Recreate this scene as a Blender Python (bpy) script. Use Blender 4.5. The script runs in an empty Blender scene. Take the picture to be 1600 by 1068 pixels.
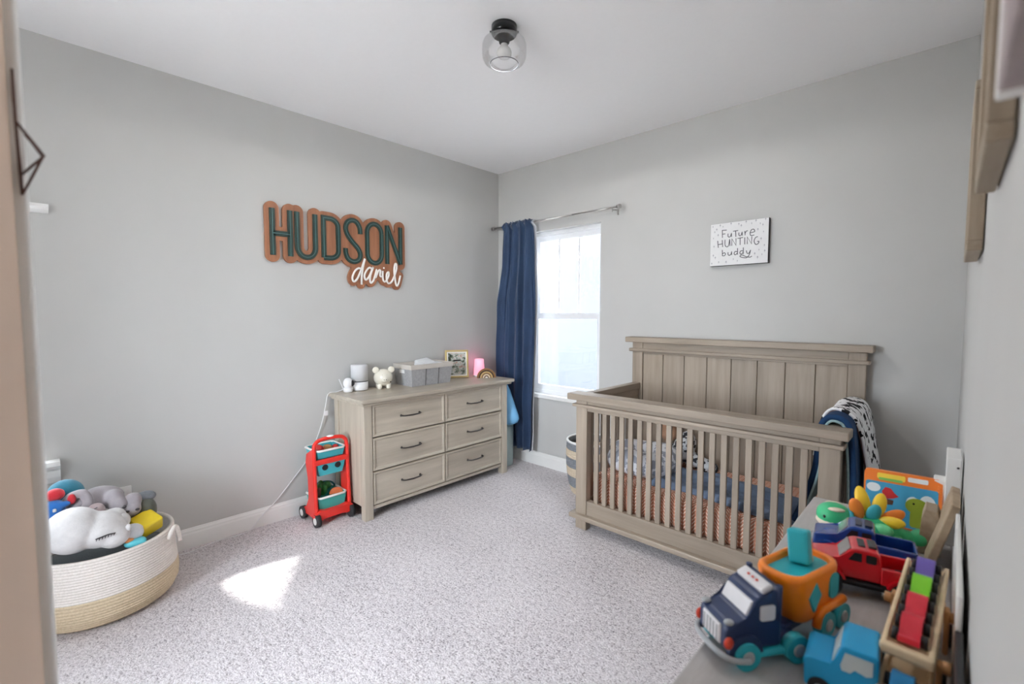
import bpy, bmesh, math, random
from mathutils import Vector, Matrix, Euler
random.seed(7)
R = math.radians
SC = bpy.context.scene
COL = SC.collection
# ------------------------------------------------------------------ camera
cam = bpy.data.cameras.new('camera')
cam.sensor_fit = 'HORIZONTAL'; cam.sensor_width = 36.0
cam.lens = 36.0 * 727.16 / 1600.0
cam.clip_start = 0.01
cam_o = bpy.data.objects.new('camera', cam); COL.objects.link(cam_o)
cam_o.location = (3.2546, -3.2484, 1.395)
cam_o.rotation_euler = (R(90 - 3.48), 0, R(43.4076))
cam.dof.use_dof = True
cam.dof.focus_distance = 3.0
cam.dof.aperture_fstop = 2.4
SC.camera = cam_o
# ------------------------------------------------------------------ world, sun, exposure
wd = bpy.data.worlds.new('world'); SC.world = wd; wd.use_nodes = True
bg = wd.node_tree.nodes['Background']
bg.inputs[0].default_value = (0.90, 0.95, 1.0, 1)
bg.inputs[1].default_value = 22.0
sun = bpy.data.lights.new('sun', 'SUN'); sun.energy = 32.0; sun.angle = R(1.6); sun.color = (1.0, 0.95, 0.88)
sun_o = bpy.data.objects.new('sun', sun); COL.objects.link(sun_o)
sun_o.rotation_euler = (-R(90 - 37.8), 0, 0); sun_o.location = (0.7, 6, 6)
SC.view_settings.view_transform = 'Standard'
SC.view_settings.look = 'None'
SC.view_settings.gamma = 1.0
SC.view_settings.use_curve_mapping = False
SC.view_settings.exposure = 0.71
try:
    SC.cycles.use_denoising = True
    SC.cycles.denoiser = 'OPENIMAGEDENOISE'
    SC.cycles.max_bounces = 14; SC.cycles.diffuse_bounces = 10; SC.cycles.transmission_bounces = 12; SC.cycles.transparent_max_bounces = 16
    SC.cycles.sample_clamp_indirect = 6.0
    SC.cycles.caustics_reflective = False; SC.cycles.caustics_refractive = False
except Exception:
    pass
WR = 3.2965      # x of the right wall
H = 2.74         # ceiling height
REAR = -4.55     # y of the rear wall

# ------------------------------------------------------------------ materials
MATS = {}
def lin(c):
    c = [v / 255.0 for v in c]
    return tuple((v / 12.92 if v <= 0.04045 else ((v + 0.055) / 1.055) ** 2.4) for v in c) + (1.0,)
def nodes(name):
    m = bpy.data.materials.new(name); m.use_nodes = True
    nt = m.node_tree
    return m, nt, nt.nodes['Principled BSDF'], nt.nodes.new('ShaderNodeTexCoord')
def mth(nt, op, a, b=None, c=None):
    n = nt.nodes.new('ShaderNodeMath'); n.operation = op
    for i, v in enumerate((a, b, c)):
        if v is None: continue
        if isinstance(v, (int, float)): n.inputs[i].default_value = v
        else: nt.links.new(v, n.inputs[i])
    return n.outputs[0]
def mixc(nt, fac, a, b):
    n = nt.nodes.new('ShaderNodeMix'); n.data_type = 'RGBA'
    if isinstance(fac, (int, float)): n.inputs[0].default_value = fac
    else: nt.links.new(fac, n.inputs[0])
    for i, v in ((6, a), (7, b)):
        if isinstance(v, tuple): n.inputs[i].default_value = v
        else: nt.links.new(v, n.inputs[i])
    return n.outputs[2]
def noise(nt, vec, scale, detail=3, rough=0.55, sx=(1, 1, 1)):
    mp = nt.nodes.new('ShaderNodeMapping'); mp.inputs['Scale'].default_value = sx
    nt.links.new(vec, mp.inputs[0])
    n = nt.nodes.new('ShaderNodeTexNoise'); n.inputs['Scale'].default_value = scale
    n.inputs['Detail'].default_value = detail; n.inputs['Roughness'].default_value = rough
    nt.links.new(mp.outputs[0], n.inputs['Vector'])
    return n.outputs[0]
def ramp(nt, fac, stops):
    n = nt.nodes.new('ShaderNodeValToRGB'); e = n.color_ramp.elements
    while len(e) < len(stops): e.new(0.5)
    for i, (p, c) in enumerate(stops):
        e[i].position = p; e[i].color = c
    nt.links.new(fac, n.inputs[0])
    return n.outputs[0]
def bump(nt, bs, height, strength=0.3, dist=0.002):
    b = nt.nodes.new('ShaderNodeBump'); b.inputs['Strength'].default_value = strength; b.inputs['Distance'].default_value = dist
    nt.links.new(height, b.inputs['Height']); nt.links.new(b.outputs[0], bs.inputs['Normal'])
def mat(name, col, rough=0.5, metal=0.0, var=0.06, vscale=14, bmp=0.0, bscale=200, coat=0.0, sheen=0.0, emit=0.0, alpha=None, spec=None):
    """plain painted / plastic / cloth material with a little mottling and relief"""
    if name in MATS: return MATS[name]
    m, nt, bs, tc = nodes(name)
    c = lin(col)
    nz = noise(nt, tc.outputs['Object'], vscale)
    d = tuple(max(0, v * (1 - var)) for v in c[:3]) + (1,)
    l = tuple(min(1, v * (1 + var)) for v in c[:3]) + (1,)
    nt.links.new(ramp(nt, nz, [(0.3, d), (0.7, l)]), bs.inputs['Base Color'])
    bs.inputs['Roughness'].default_value = rough; bs.inputs['Metallic'].default_value = metal
    if coat: bs.inputs['Coat Weight'].default_value = coat
    if sheen: bs.inputs['Sheen Weight'].default_value = sheen
    if spec is not None: bs.inputs['Specular IOR Level'].default_value = spec
    if emit:
        bs.inputs['Emission Color'].default_value = c; bs.inputs['Emission Strength'].default_value = emit
    if bmp: bump(nt, bs, noise(nt, tc.outputs['Object'], bscale), bmp)
    MATS[name] = m
    return m
def wood(name, base, dark, axis, scale=9, rough=0.5, stretch=14, contrast=(0.32, 0.72), coat=0.0):
    m, nt, bs, tc = nodes(name)
    oi = nt.nodes.new('ShaderNodeObjectInfo')
    ad = nt.nodes.new('ShaderNodeVectorMath'); ad.operation = 'ADD'
    sc_ = nt.nodes.new('ShaderNodeVectorMath'); sc_.operation = 'SCALE'; sc_.inputs[0].default_value = (7.3, 3.1, 5.7)
    nt.links.new(oi.outputs['Random'], sc_.inputs['Scale'])
    nt.links.new(tc.outputs['Object'], ad.inputs[0]); nt.links.new(sc_.outputs[0], ad.inputs[1])
    s = [scale, scale, scale]; s['xyz'.index(axis)] = scale / stretch
    n1 = noise(nt, ad.outputs[0], 1.0 * 3, 6, 0.62, tuple(s))
    n2 = noise(nt, ad.outputs[0], 1.0, 3, 0.5, tuple(v * 0.8 for v in s))
    f = mth(nt, 'ADD', mth(nt, 'MULTIPLY', n1, 0.55), mth(nt, 'MULTIPLY', n2, 0.45))
    c = ramp(nt, f, [(contrast[0], lin(dark)), (contrast[1], lin(base))])
    hv = nt.nodes.new('ShaderNodeHueSaturation'); nt.links.new(c, hv.inputs['Color'])
    nt.links.new(mth(nt, 'ADD', mth(nt, 'MULTIPLY', oi.outputs['Random'], 0.14), 0.93), hv.inputs['Value'])
    nt.links.new(hv.outputs[0], bs.inputs['Base Color'])
    bs.inputs['Roughness'].default_value = rough
    if coat: bs.inputs['Coat Weight'].default_value = coat; bs.inputs['Coat Roughness'].default_value = 0.25
    bump(nt, bs, n1, 0.12, 0.001)
    MATS[name] = m
    return m
def glass(name, tint=(1, 1, 1, 1), rough=0.0, refl=0.06, fk=0.75):
    """thin pane: mostly see-through with a weak mirror"""
    m, nt, bs, tc = nodes(name)
    nt.nodes.remove(bs)
    tr = nt.nodes.new('ShaderNodeBsdfTransparent'); tr.inputs[0].default_value = tint
    gl = nt.nodes.new('ShaderNodeBsdfGlossy'); gl.inputs['Roughness'].default_value = rough
    fr = nt.nodes.new('ShaderNodeFresnel'); fr.inputs[0].default_value = 1.45
    mx = nt.nodes.new('ShaderNodeMixShader')
    nz = noise(nt, tc.outputs['Object'], 3.0)
    nt.links.new(mth(nt, 'ADD', mth(nt, 'MULTIPLY', fr.outputs[0], fk), mth(nt, 'MULTIPLY', nz, refl)), mx.inputs[0])
    nt.links.new(tr.outputs[0], mx.inputs[1]); nt.links.new(gl.outputs[0], mx.inputs[2])
    nt.links.new(mx.outputs[0], nt.nodes['Material Output'].inputs[0])
    MATS[name] = m
    return m

# ------------------------------------------------------------------ mesh kit
class MB:
    def __init__(s): s.v = []; s.f = []; s.sm = []
    def add(s, vs, fs, smooth=False, M=None):
        o = len(s.v)
        for p in vs:
            p = Vector(p)
            s.v.append(M @ p if M is not None else p)
        for f in fs: s.f.append(tuple(i + o for i in f)); s.sm.append(smooth)
        return s
    def bm_add(s, bm, smooth=False, M=None):
        bm.verts.index_update()
        s.add([v.co.copy() for v in bm.verts], [[v.index for v in f.verts] for f in bm.faces], smooth, M); bm.free(); return s
    def box(s, x0, x1, y0, y1, z0, z1, bev=0.0, seg=1, M=None, smooth=False):
        bm = bmesh.new(); bmesh.ops.create_cube(bm, size=1.0)
        for v in bm.verts:
            v.co = Vector(((x0 + x1) / 2 + v.co.x * (x1 - x0), (y0 + y1) / 2 + v.co.y * (y1 - y0), (z0 + z1) / 2 + v.co.z * (z1 - z0)))
        if bev > 0: bmesh.ops.bevel(bm, geom=bm.edges[:], offset=bev, segments=seg, affect='EDGES', profile=0.5)
        return s.bm_add(bm, smooth, M)
    def cyl(s, p0, p1, r0, r1=None, n=16, M=None, smooth=True, caps=True):
        p0 = Vector(p0); p1 = Vector(p1); r1 = r0 if r1 is None else r1
        d = (p1 - p0).normalized(); a = d.orthogonal().normalized(); b = d.cross(a)
        vs = []
        for p, r in ((p0, r0), (p1, r1)):
            for i in range(n):
                t = 2 * math.pi * i / n; vs.append(p + a * (r * math.cos(t)) + b * (r * math.sin(t)))
        s.add(vs, [(i, (i + 1) % n, n + (i + 1) % n, n + i) for i in range(n)], smooth, M)
        if caps: s.add(vs, [tuple(reversed(range(n))), tuple(range(n, 2 * n))], False, M)
        return s
    def tube(s, path, r, n=8, M=None, closed=False, flat=1.0):
        P = [Vector(p) for p in path]; m = len(P); vs = []; up = None
        for i in range(m):
            a = P[(i - 1) % m] if (closed or i > 0) else P[i]; b = P[(i + 1) % m] if (closed or i < m - 1) else P[i]
            d = (b - a).normalized()
            if up is None: up = d.orthogonal().normalized()
            up = (up - d * up.dot(d))
            up = up.normalized() if up.length > 1e-6 else d.orthogonal().normalized()
            w = d.cross(up); rr = r[i] if isinstance(r, (list, tuple)) else r
            for k in range(n):
                t = 2 * math.pi * k / n; vs.append(P[i] + up * (rr * math.cos(t)) + w * (rr * flat * math.sin(t)))
        fs = []
        for i in range(m if closed else m - 1):
            j = (i + 1) % m
            for k in range(n): fs.append((i * n + k, i * n + (k + 1) % n, j * n + (k + 1) % n, j * n + k))
        s.add(vs, fs, True, M)
        if not closed: s.add(vs, [tuple(reversed(range(n))), tuple(range((m - 1) * n, m * n))], False, M)
        return s
    def lathe(s, prof, n=32, M=None, smooth=True, close=False, ang=2 * math.pi):
        vs = []; k = len(prof); full = abs(ang - 2 * math.pi) < 1e-6; nn = n if full else n + 1
        for i in range(nn):
            t = ang * i / n
            for r, z in prof: vs.append((r * math.cos(t), r * math.sin(t), z))
        fs = []
        for i in range(n):
            j = (i + 1) % nn
            for a in range(k - 1 if not close else k):
                b = (a + 1) % k
                fs.append((i * k + a, j * k + a, j * k + b, i * k + b))
        s.add(vs, fs, smooth, M)
        return s
    def ell(s, c, r, n=20, m=12, M=None, rot=None, pw=1.0):
        vs = [(0, 0, -1)]; 
        for j in range(1, m):
            ph = -math.pi / 2 + math.pi * j / m
            for i in range(n):
                t = 2 * math.pi * i / n
                def q(x): return math.copysign(abs(x) ** pw, x)
                vs.append((q(math.cos(ph)) * q(math.cos(t)), q(math.cos(ph)) * q(math.sin(t)), q(math.sin(ph))))
        vs.append((0, 0, 1)); last = len(vs) - 1; fs = []
        for i in range(n):
            fs.append((0, 1 + (i + 1) % n, 1 + i))
            for j in range(m - 2):
                a = 1 + j * n; b = a + n
                fs.append((a + i, a + (i + 1) % n, b + (i + 1) % n, b + i))
            a = 1 + (m - 2) * n; fs.append((a + i, a + (i + 1) % n, last))
        T = Matrix.Translation(c) @ (rot.to_matrix().to_4x4() if rot else Matrix.Identity(4)) @ Matrix.Diagonal((*r, 1))
        return s.add(vs, fs, True, (M @ T) if M is not None else T)
    def prism(s, poly, h0, h1, M=None, smooth=False, bev=0.0, seg=2):
        """polygon in local xy (counter-clockwise), extruded in z from h0 to h1"""
        bm = bmesh.new()
        b = [bm.verts.new((x, y, h0)) for x, y in poly]; t = [bm.verts.new((x, y, h1)) for x, y in poly]; n = len(poly)
        bm.faces.new(list(reversed(b))); bm.faces.new(t)
        for i in range(n): bm.faces.new((b[i], b[(i + 1) % n], t[(i + 1) % n], t[i]))
        if bev > 0: bmesh.ops.bevel(bm, geom=bm.edges[:], offset=bev, segments=seg, affect='EDGES', profile=0.5)
        bmesh.ops.triangulate(bm, faces=[f for f in bm.faces if len(f.verts) > 4])
        return s.bm_add(bm, smooth, M)
    def grid(s, fn, nu, nv, M=None, smooth=True, thick=None):
        vs = [fn(i / nu, j / nv) for i in range(nu + 1) for j in range(nv + 1)]; w = nv + 1
        s.add(vs, [(i * w + j, (i + 1) * w + j, (i + 1) * w + j + 1, i * w + j + 1) for i in range(nu) for j in range(nv)], smooth, M)
        return s
    def ribbon(s, path, w, z0, z1, M=None):
        """flat bar of width w following a 2-D path, between heights z0 and z1"""
        P = [Vector(p).to_2d() for p in path]
        P = [p for i, p in enumerate(P) if i == 0 or (p - P[i - 1]).length > 1e-5]; m = len(P); L = []; Rr = []
        for i in range(m):
            d0 = (P[i] - P[i - 1]).normalized() if i else None; d1 = (P[i + 1] - P[i]).normalized() if i < m - 1 else None
            d = (d0 + d1) if (d0 and d1) else (d0 or d1)
            d = d.normalized() if d.length > 1e-6 else d0
            k = 1.0 / max(0.5, d.dot(d1 or d0)); nrm = Vector((-d.y, d.x)) * (w / 2 * k)
            L.append(P[i] + nrm); Rr.append(P[i] - nrm)
        vs = []
        for i in range(m): vs += [(*L[i], z0), (*Rr[i], z0), (*Rr[i], z1), (*L[i], z1)]
        fs = []
        for i in range(m - 1):
            for k in range(4): fs.append((i * 4 + k, i * 4 + (k + 1) % 4, i * 4 + 4 + (k + 1) % 4, i * 4 + 4 + k))
        fs += [(3, 2, 1, 0), tuple((m - 1) * 4 + k for k in range(4))]
        return s.add(vs, fs, False, M)
FR = {}
def link(name, me, mt, parent):
    o = bpy.data.objects.new(name, me); COL.objects.link(o)
    if mt is not None:
        me.materials.clear(); me.materials.append(MATS[mt] if isinstance(mt, str) else mt)
    if parent is not None: o.parent = parent
    return o
def frame_of(p):
    M = Matrix.Identity(4)
    while p is not None:
        M = FR.get(p.name, Matrix.Identity(4)) @ M; p = p.parent
    return M
def obj(name, mb, mt, parent=None, world=False, kind=None, label=None, fix=True):
    """one mesh object; world=True means the shape is given in room coordinates"""
    me = bpy.data.meshes.new(name)
    vs = mb.v
    if world and parent is not None:
        I = frame_of(parent).inverted(); vs = [I @ p for p in vs]
    me.from_pydata([tuple(p) for p in vs], [], mb.f)
    me.polygons.foreach_set('use_smooth', mb.sm)
    me.validate(); 
    if fix:
        bm = bmesh.new(); bm.from_mesh(me); bmesh.ops.remove_doubles(bm, verts=bm.verts[:], dist=1e-6)
        bmesh.ops.recalc_face_normals(bm, faces=bm.faces[:]); bm.to_mesh(me); bm.free()
    me.update()
    o = link(name, me, mt, parent)
    if kind: o['kind'] = kind
    if label: o['label'] = label
    return o
def thing(name, label, cat, loc=(0, 0, 0), rz=0.0, group=None):
    o = bpy.data.objects.new(name, None); COL.objects.link(o); o.empty_display_size = 0.05
    o.location = loc; o.rotation_euler = (0, 0, rz)
    FR[o.name] = Matrix.Translation(loc) @ Matrix.Rotation(rz, 4, 'Z')
    o['label'] = label; o['category'] = cat
    if group: o['group'] = group
    return o
def tag(o, label, cat, group=None):
    o['label'] = label; o['category'] = cat
    if group: o['group'] = group
    return o
def struct(name, mb, mt, parent=None):
    return obj(name, mb, mt, parent, kind='structure' if parent is None else None)
def dup(o, name=None, loc=None, parent=None):
    c = o.copy(); COL.objects.link(c)
    if loc is not None: c.location = loc
    if parent is not None: c.parent = parent
    return c
def soft(o, voxel=0.006, it=8, fac=0.5):
    """fuse overlapping lumps into one continuous skin"""
    r = o.modifiers.new('skin', 'REMESH'); r.mode = 'VOXEL'; r.voxel_size = voxel; r.use_smooth_shade = True
    if it:
        q = o.modifiers.new('soften', 'SMOOTH'); q.iterations = it; q.factor = fac
    return o
def TR(x, y, z, rx=0, ry=0, rz=0): return Matrix.Translation((x, y, z)) @ Euler((rx, ry, rz)).to_matrix().to_4x4()
def bez(p0, p1, p2, p3, n=10):
    out = []
    for i in range(n + 1):
        t = i / n; a = (1 - t)
        out.append(tuple(a ** 3 * p0[k] + 3 * a * a * t * p1[k] + 3 * a * t * t * p2[k] + t ** 3 * p3[k] for k in range(len(p0))))
    return out
def spline(pts, n=8):
    """Catmull-Rom through the points"""
    P = [pts[0]] + list(pts) + [pts[-1]]; out = []
    for i in range(1, len(P) - 2):
        for k in range(n):
            t = k / n; a, b, c, d = P[i - 1], P[i], P[i + 1], P[i + 2]
            out.append(tuple(0.5 * (2 * b[j] + (c[j] - a[j]) * t + (2 * a[j] - 5 * b[j] + 4 * c[j] - d[j]) * t * t + (3 * b[j] - a[j] - 3 * c[j] + d[j]) * t ** 3) for j in range(len(b))))
    out.append(tuple(pts[-1]))
    return out
def arc(cx, cy, rx, ry, a0, a1, n=14):
    return [(cx + rx * math.cos(R(a0 + (a1 - a0) * i / n)), cy + ry * math.sin(R(a0 + (a1 - a0) * i / n))) for i in range(n + 1)]
def rrect(x0, x1, y0, y1, r, n=5):
    p = []
    for cx, cy, a in ((x1 - r, y0 + r, -90), (x1 - r, y1 - r, 0), (x0 + r, y1 - r, 90), (x0 + r, y0 + r, 180)):
        p += arc(cx, cy, r, r, a, a + 90, n)
    return p
def segdist(px, py, path):
    best = 9.0
    for (ax, ay), (bx, by) in zip(path[:-1], path[1:]):
        dx, dy = bx - ax, by - ay; l = dx * dx + dy * dy
        t = 0 if l == 0 else max(0, min(1, ((px - ax) * dx + (py - ay) * dy) / l))
        d = math.hypot(px - ax - t * dx, py - ay - t * dy)
        if d < best: best = d
    return best
def sdf_plate(mb, fn, x0, x1, y0, y1, step, h0, h1, M=None):
    """solid plate wherever fn(x,y) < 0 (marching squares)"""
    nx = int((x1 - x0) / step) + 1; ny = int((y1 - y0) / step) + 1
    g = [[fn(x0 + i * step, y0 + j * step) for j in range(ny + 1)] for i in range(nx + 1)]
    vi = {}; top = []; bot = []; fs = []
    def vert(key, p):
        if key not in vi:
            vi[key] = len(vi); top.append((*p, h1)); bot.append((*p, h0))
        return vi[key]
    polys = []; edges = {}
    for i in range(nx):
        for j in range(ny):
            cs = ((i, j), (i + 1, j), (i + 1, j + 1), (i, j + 1)); vals = [g[a][b] for a, b in cs]
            if min(vals) >= 0: continue
            loop = []
            for k in range(4):
                a, b = cs[k], cs[(k + 1) % 4]; va, vb = vals[k], vals[(k + 1) % 4]
                if va < 0: loop.append(vert(a, (x0 + a[0] * step, y0 + a[1] * step)))
                if (va < 0) != (vb < 0):
                    t = va / (va - vb); e = tuple(sorted((a, b)))
                    loop.append(vert(e, (x0 + (a[0] + t * (b[0] - a[0])) * step, y0 + (a[1] + t * (b[1] - a[1])) * step)))
            if len(loop) >= 3: polys.append(loop)
    for l in polys:
        for a, b in zip(l, l[1:] + l[:1]):
            if (b, a) in edges: del edges[(b, a)]
            else: edges[(a, b)] = 1
    n = len(top)
    fs = [tuple(l) for l in polys] + [tuple(reversed([i + n for i in l])) for l in polys] + [(b, a, a + n, b + n) for a, b in edges]
    return mb.add(top + bot, fs, False, M)
# ------------------------------------------------------------------ shared materials
mat('wall_paint', (195, 195, 193), 0.85, var=0.015, vscale=3, bmp=0.05, bscale=160)
mat('beige_paint', (214, 190, 170), 0.85, var=0.02, vscale=3, bmp=0.05, bscale=160)
mat('ceiling_paint', (249, 249, 250), 0.9, var=0.006, vscale=30, bmp=0.25, bscale=55)
mat('trim_white', (236, 236, 234), 0.4, var=0.01)
mat('vinyl_white', (240, 242, 245), 0.35, var=0.01)
glass('window_glass', (0.97, 0.985, 1.0, 1))
def carpet():
    m, nt, bs, tc = nodes('carpet')
    o = tc.outputs['Object']
    a = noise(nt, o, 120, 3, 0.7); b = noise(nt, o, 42, 3, 0.6); c = noise(nt, o, 2.2, 2)
    f = mth(nt, 'ADD', mth(nt, 'ADD', mth(nt, 'MULTIPLY', a, 0.62), mth(nt, 'MULTIPLY', b, 0.30)), mth(nt, 'MULTIPLY', c, 0.10))
    nt.links.new(ramp(nt, f, [(0.37, lin((118, 111, 115))), (0.47, lin((208, 201, 204))), (0.60, lin((238, 233, 235)))]), bs.inputs['Base Color'])
    bs.inputs['Roughness'].default_value = 0.95; bs.inputs['Specular IOR Level'].default_value = 0.1
    bs.inputs['Sheen Weight'].default_value = 0.15
    bump(nt, bs, mth(nt, 'ADD', mth(nt, 'MULTIPLY', a, 0.6), mth(nt, 'MULTIPLY', b, 0.9)), 0.9, 0.014)
    MATS['carpet'] = m
carpet()

# ------------------------------------------------------------------ the room
def wall_hole(ax, p0, p1, u0, u1, z0, z1, hole):
    """slab across axis ax from p0 to p1 with one rectangular opening: hole = (u0, u1, z0, z1)"""
    mb = MB(); a, b, c, d = hole
    us = [(u0, z0), (u1, z0), (u1, z1), (u0, z1), (a, c), (b, c), (b, d), (a, d)]
    def P(p, u, z): return (p, u, z) if ax == 0 else (u, p, z)
    vs = [P(p0, *q) for q in us] + [P(p1, *q) for q in us]; fs = []
    for k in range(4):
        n = (k + 1) % 4
        fs += [(k, n, 4 + n, 4 + k), (8 + k, 12 + k, 12 + n, 8 + n), (k, 8 + k, 8 + n, n), (4 + k, 4 + n, 12 + n, 12 + k)]
    return mb.add(vs, fs)
T = 0.16
struct('floor', MB().box(-T, WR + T, REAR - T, T, -0.12, 0.0), 'carpet')
struct('ceiling', MB().box(-T, WR + T, REAR - T, T + 0.3, H, H + 0.15), 'ceiling_paint')
W1 = (0.40, 1.167, 0.66, 2.134)       # window_1 opening in the back wall (x0, x1, z0, z1)
W2 = (-3.70, -3.195, 0.66, 1.885)      # window_2 opening in the left wall (y0, y1, z0, z1)
struct('wall_back', wall_hole(1, 0.0, T, -T, WR + T, 0, H, W1), 'wall_paint')
struct('wall_left', wall_hole(0, -T, 0.0, REAR, 0.0, 0, H, W2), 'wall_paint')
W3 = (1.30, 2.30, 0.65, 2.15)          # fill_window opening added in the unseen rear wall for fill daylight
struct('wall_right', MB().box(WR, WR + T, REAR, 0.0, 0, H), 'wall_paint')
struct('wall_rear', wall_hole(1, REAR - T, REAR, -T, WR + T, 0, H, W3), 'wall_paint')
# short wall by the doorway, right beside the camera, ending in a rounded corner trim
STUB = TR(2.25, -3.2443, 0, 0, 0, R(-2.6))
struct('wall_near', MB().box(0.0, 1.05, -0.14, 0.0, 0, H, M=STUB), 'beige_paint')
struct('trim_1', MB().box(-0.016, 0.045, -0.150, 0.0135, 0, H, 0.007, 3, M=STUB), 'trim_white')
def baseboard(name, pts, nrm):
    """moulded profile swept along a straight line"""
    prof = [(0, 0), (0.014, 0), (0.014, 0.085), (0.011, 0.095), (0.011, 0.103), (0.006, 0.112), (0.004, 0.120), (0, 0.120)]
    (ax, ay), (bx, by) = pts; vs = []
    for x, y in pts: vs += [(x + nrm[0] * d, y + nrm[1] * d, z) for d, z in prof]
    k = len(prof)
    fs = [(i, (i + 1) % k, k + (i + 1) % k, k + i) for i in range(k)] + [tuple(reversed(range(k))), tuple(range(k, 2 * k))]
    struct(name, MB().add(vs, fs), 'trim_white')
baseboard('baseboard_left', ((0, REAR), (0, 0)), (1, 0))
baseboard('baseboard_back', ((0, 0), (WR, 0)), (0, -1))
baseboard('baseboard_right', ((WR, -3.2), (WR, 0)), (-1, 0))

# window_1: single-hung vinyl window, three lites above, one below
def bar(x0, x1, y0, y1, z0, z1, b=0.004): return MB().box(x0, x1, y0, y1, z0, z1, b)
x0, x1, z0, z1 = W1
w1 = bpy.data.objects.new('window_1', None); COL.objects.link(w1); w1['kind'] = 'structure'
def wp(n, mb, m='vinyl_white'): return obj(n, mb, m, w1)
ring = wall_hole(1, 0.055, 0.125, x0, x1, z0, z1, (x0 + 0.028, x1 - 0.028, z0 + 0.035, z1 - 0.035)); wp('frame', ring)
zm = 1.372
ush = wall_hole(1, 0.088, 0.112, x0 + 0.028, x1 - 0.028, zm - 0.004, z1 - 0.035, (x0 + 0.058, x1 - 0.058, zm + 0.03, z1 - 0.080)); us = wp('upper_sash', ush)
lsh = wall_hole(1, 0.060, 0.086, x0 + 0.028, x1 - 0.028, z0 + 0.035, zm + 0.022, (x0 + 0.062, x1 - 0.062, z0 + 0.085, zm - 0.022)); ls = wp('lower_sash', lsh)
pw = (x1 - x0 - 0.116) / 3
for i in range(3):
    a = x0 + 0.058 + i * pw
    wp('pane', MB().box(a, a + pw, 0.099, 0.102, zm + 0.028, z1 - 0.078), 'window_glass')
    if i: wp('muntin', bar(a - 0.008, a + 0.008, 0.092, 0.108, zm + 0.03, z1 - 0.08, 0.003))
wp('pane', MB().box(x0 + 0.060, x1 - 0.060, 0.071, 0.074, z0 + 0.083, zm - 0.02), 'window_glass')
for fx in (0.30, 0.72):
    xx = x0 + fx * (x1 - x0)
    wp('sash_lock', MB().box(xx - 0.025, xx + 0.025, 0.062, 0.084, zm + 0.020, zm + 0.030, 0.003))
wp('sill', MB().box(x0 - 0.0, x1 + 0.0, -0.022, 0.056, z0 - 0.032, z0 + 0.004, 0.006, 2), 'trim_white')
# window_2: only its near edge shows past the short wall
y0, y1, z0, z1 = W2
w2 = bpy.data.objects.new('window_2', None); COL.objects.link(w2); w2['kind'] = 'structure'
def wq(n, mb, m='vinyl_white'): return obj(n, mb, m, w2)
wq('frame', wall_hole(0, -0.12, -0.07, y0, y1, z0, z1, (y0 + 0.03, y1 - 0.03, z0 + 0.03, z1 - 0.03)))
for i in range(2):
    a = z0 + 0.03 + i * 0.585
    wq('pane', MB().box(-0.098, -0.095, y0 + 0.03, y1 - 0.03, a, a + 0.58), 'window_glass')
wq('meeting_rail', MB().box(-0.112, -0.078, y0 + 0.03, y1 - 0.03, z0 + 0.60, z0 + 0.635, 0.003))
prof = [(0, 1.885), (0.016, 1.888), (0.030, 1.898), (0.052, 1.904), (0.060, 1.908), (0.060, 1.922), (0, 1.926)]
vs = [(x, y, z) for y in (y0 - 0.06, y1 + 0.067) for x, z in prof]; k = len(prof)
wq('header_moulding', MB().add(vs, [(i, (i + 1) % k, k + (i + 1) % k, k + i) for i in range(k)] + [tuple(reversed(range(k))), tuple(range(k, 2 * k))]), 'trim_white')
prof = [(0, 0.545), (0.012, 0.548), (0.030, 0.580), (0.034, 0.612), (0.020, 0.622), (0.050, 0.626), (0.058, 0.640), (0.050, 0.660), (0, 0.664)]
vs = [(x, y, z) for y in (y0 - 0.06, y1 + 0.055) for x, z in prof]; k = len(prof)
wq('sill', MB().add(vs, [(i, (i + 1) % k, k + (i + 1) % k, k + i) for i in range(k)] + [tuple(reversed(range(k))), tuple(range(k, 2 * k))]), 'trim_white')
# fill_window: unseen opening behind the camera, added to let in fill daylight
w3 = bpy.data.objects.new('fill_window', None); COL.objects.link(w3); w3['kind'] = 'structure'
obj('frame', wall_hole(1, REAR - 0.12, REAR - 0.07, W3[0], W3[1], W3[2], W3[3], (W3[0] + 0.04, W3[1] - 0.04, W3[2] + 0.04, W3[3] - 0.04)), 'vinyl_white', w3)
for i in range(2):
    a = W3[0] + 0.04 + i * 0.47
    obj('pane', MB().box(a, a + 0.45, REAR - 0.098, REAR - 0.095, W3[2] + 0.04, W3[3] - 0.04), 'window_glass', w3)
obj('mullion', MB().box(1.780, 1.820, REAR - 0.12, REAR - 0.07, W3[2] + 0.04, W3[3] - 0.04), 'vinyl_white', w3)
# outdoor light guides: sampling portals in the two openings
for nm, loc, rot, sx, sy in (('portal_back', (0.78, 0.135, 1.397), (R(-90), 0, 0), 0.75, 1.46), ('portal_left', (-0.14, -3.445, 1.27), (0, R(-90), 0), 1.2, 0.50),
        ('portal_rear', (1.80, REAR - 0.14, 1.40), (R(90), 0, 0), 1.0, 1.5)):
    l = bpy.data.lights.new(nm, 'AREA'); l.shape = 'RECTANGLE'; l.size = sx; l.size_y = sy; l.cycles.is_portal = True
    o = bpy.data.objects.new(nm, l); COL.objects.link(o); o.location = loc; o.rotation_euler = rot
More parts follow.
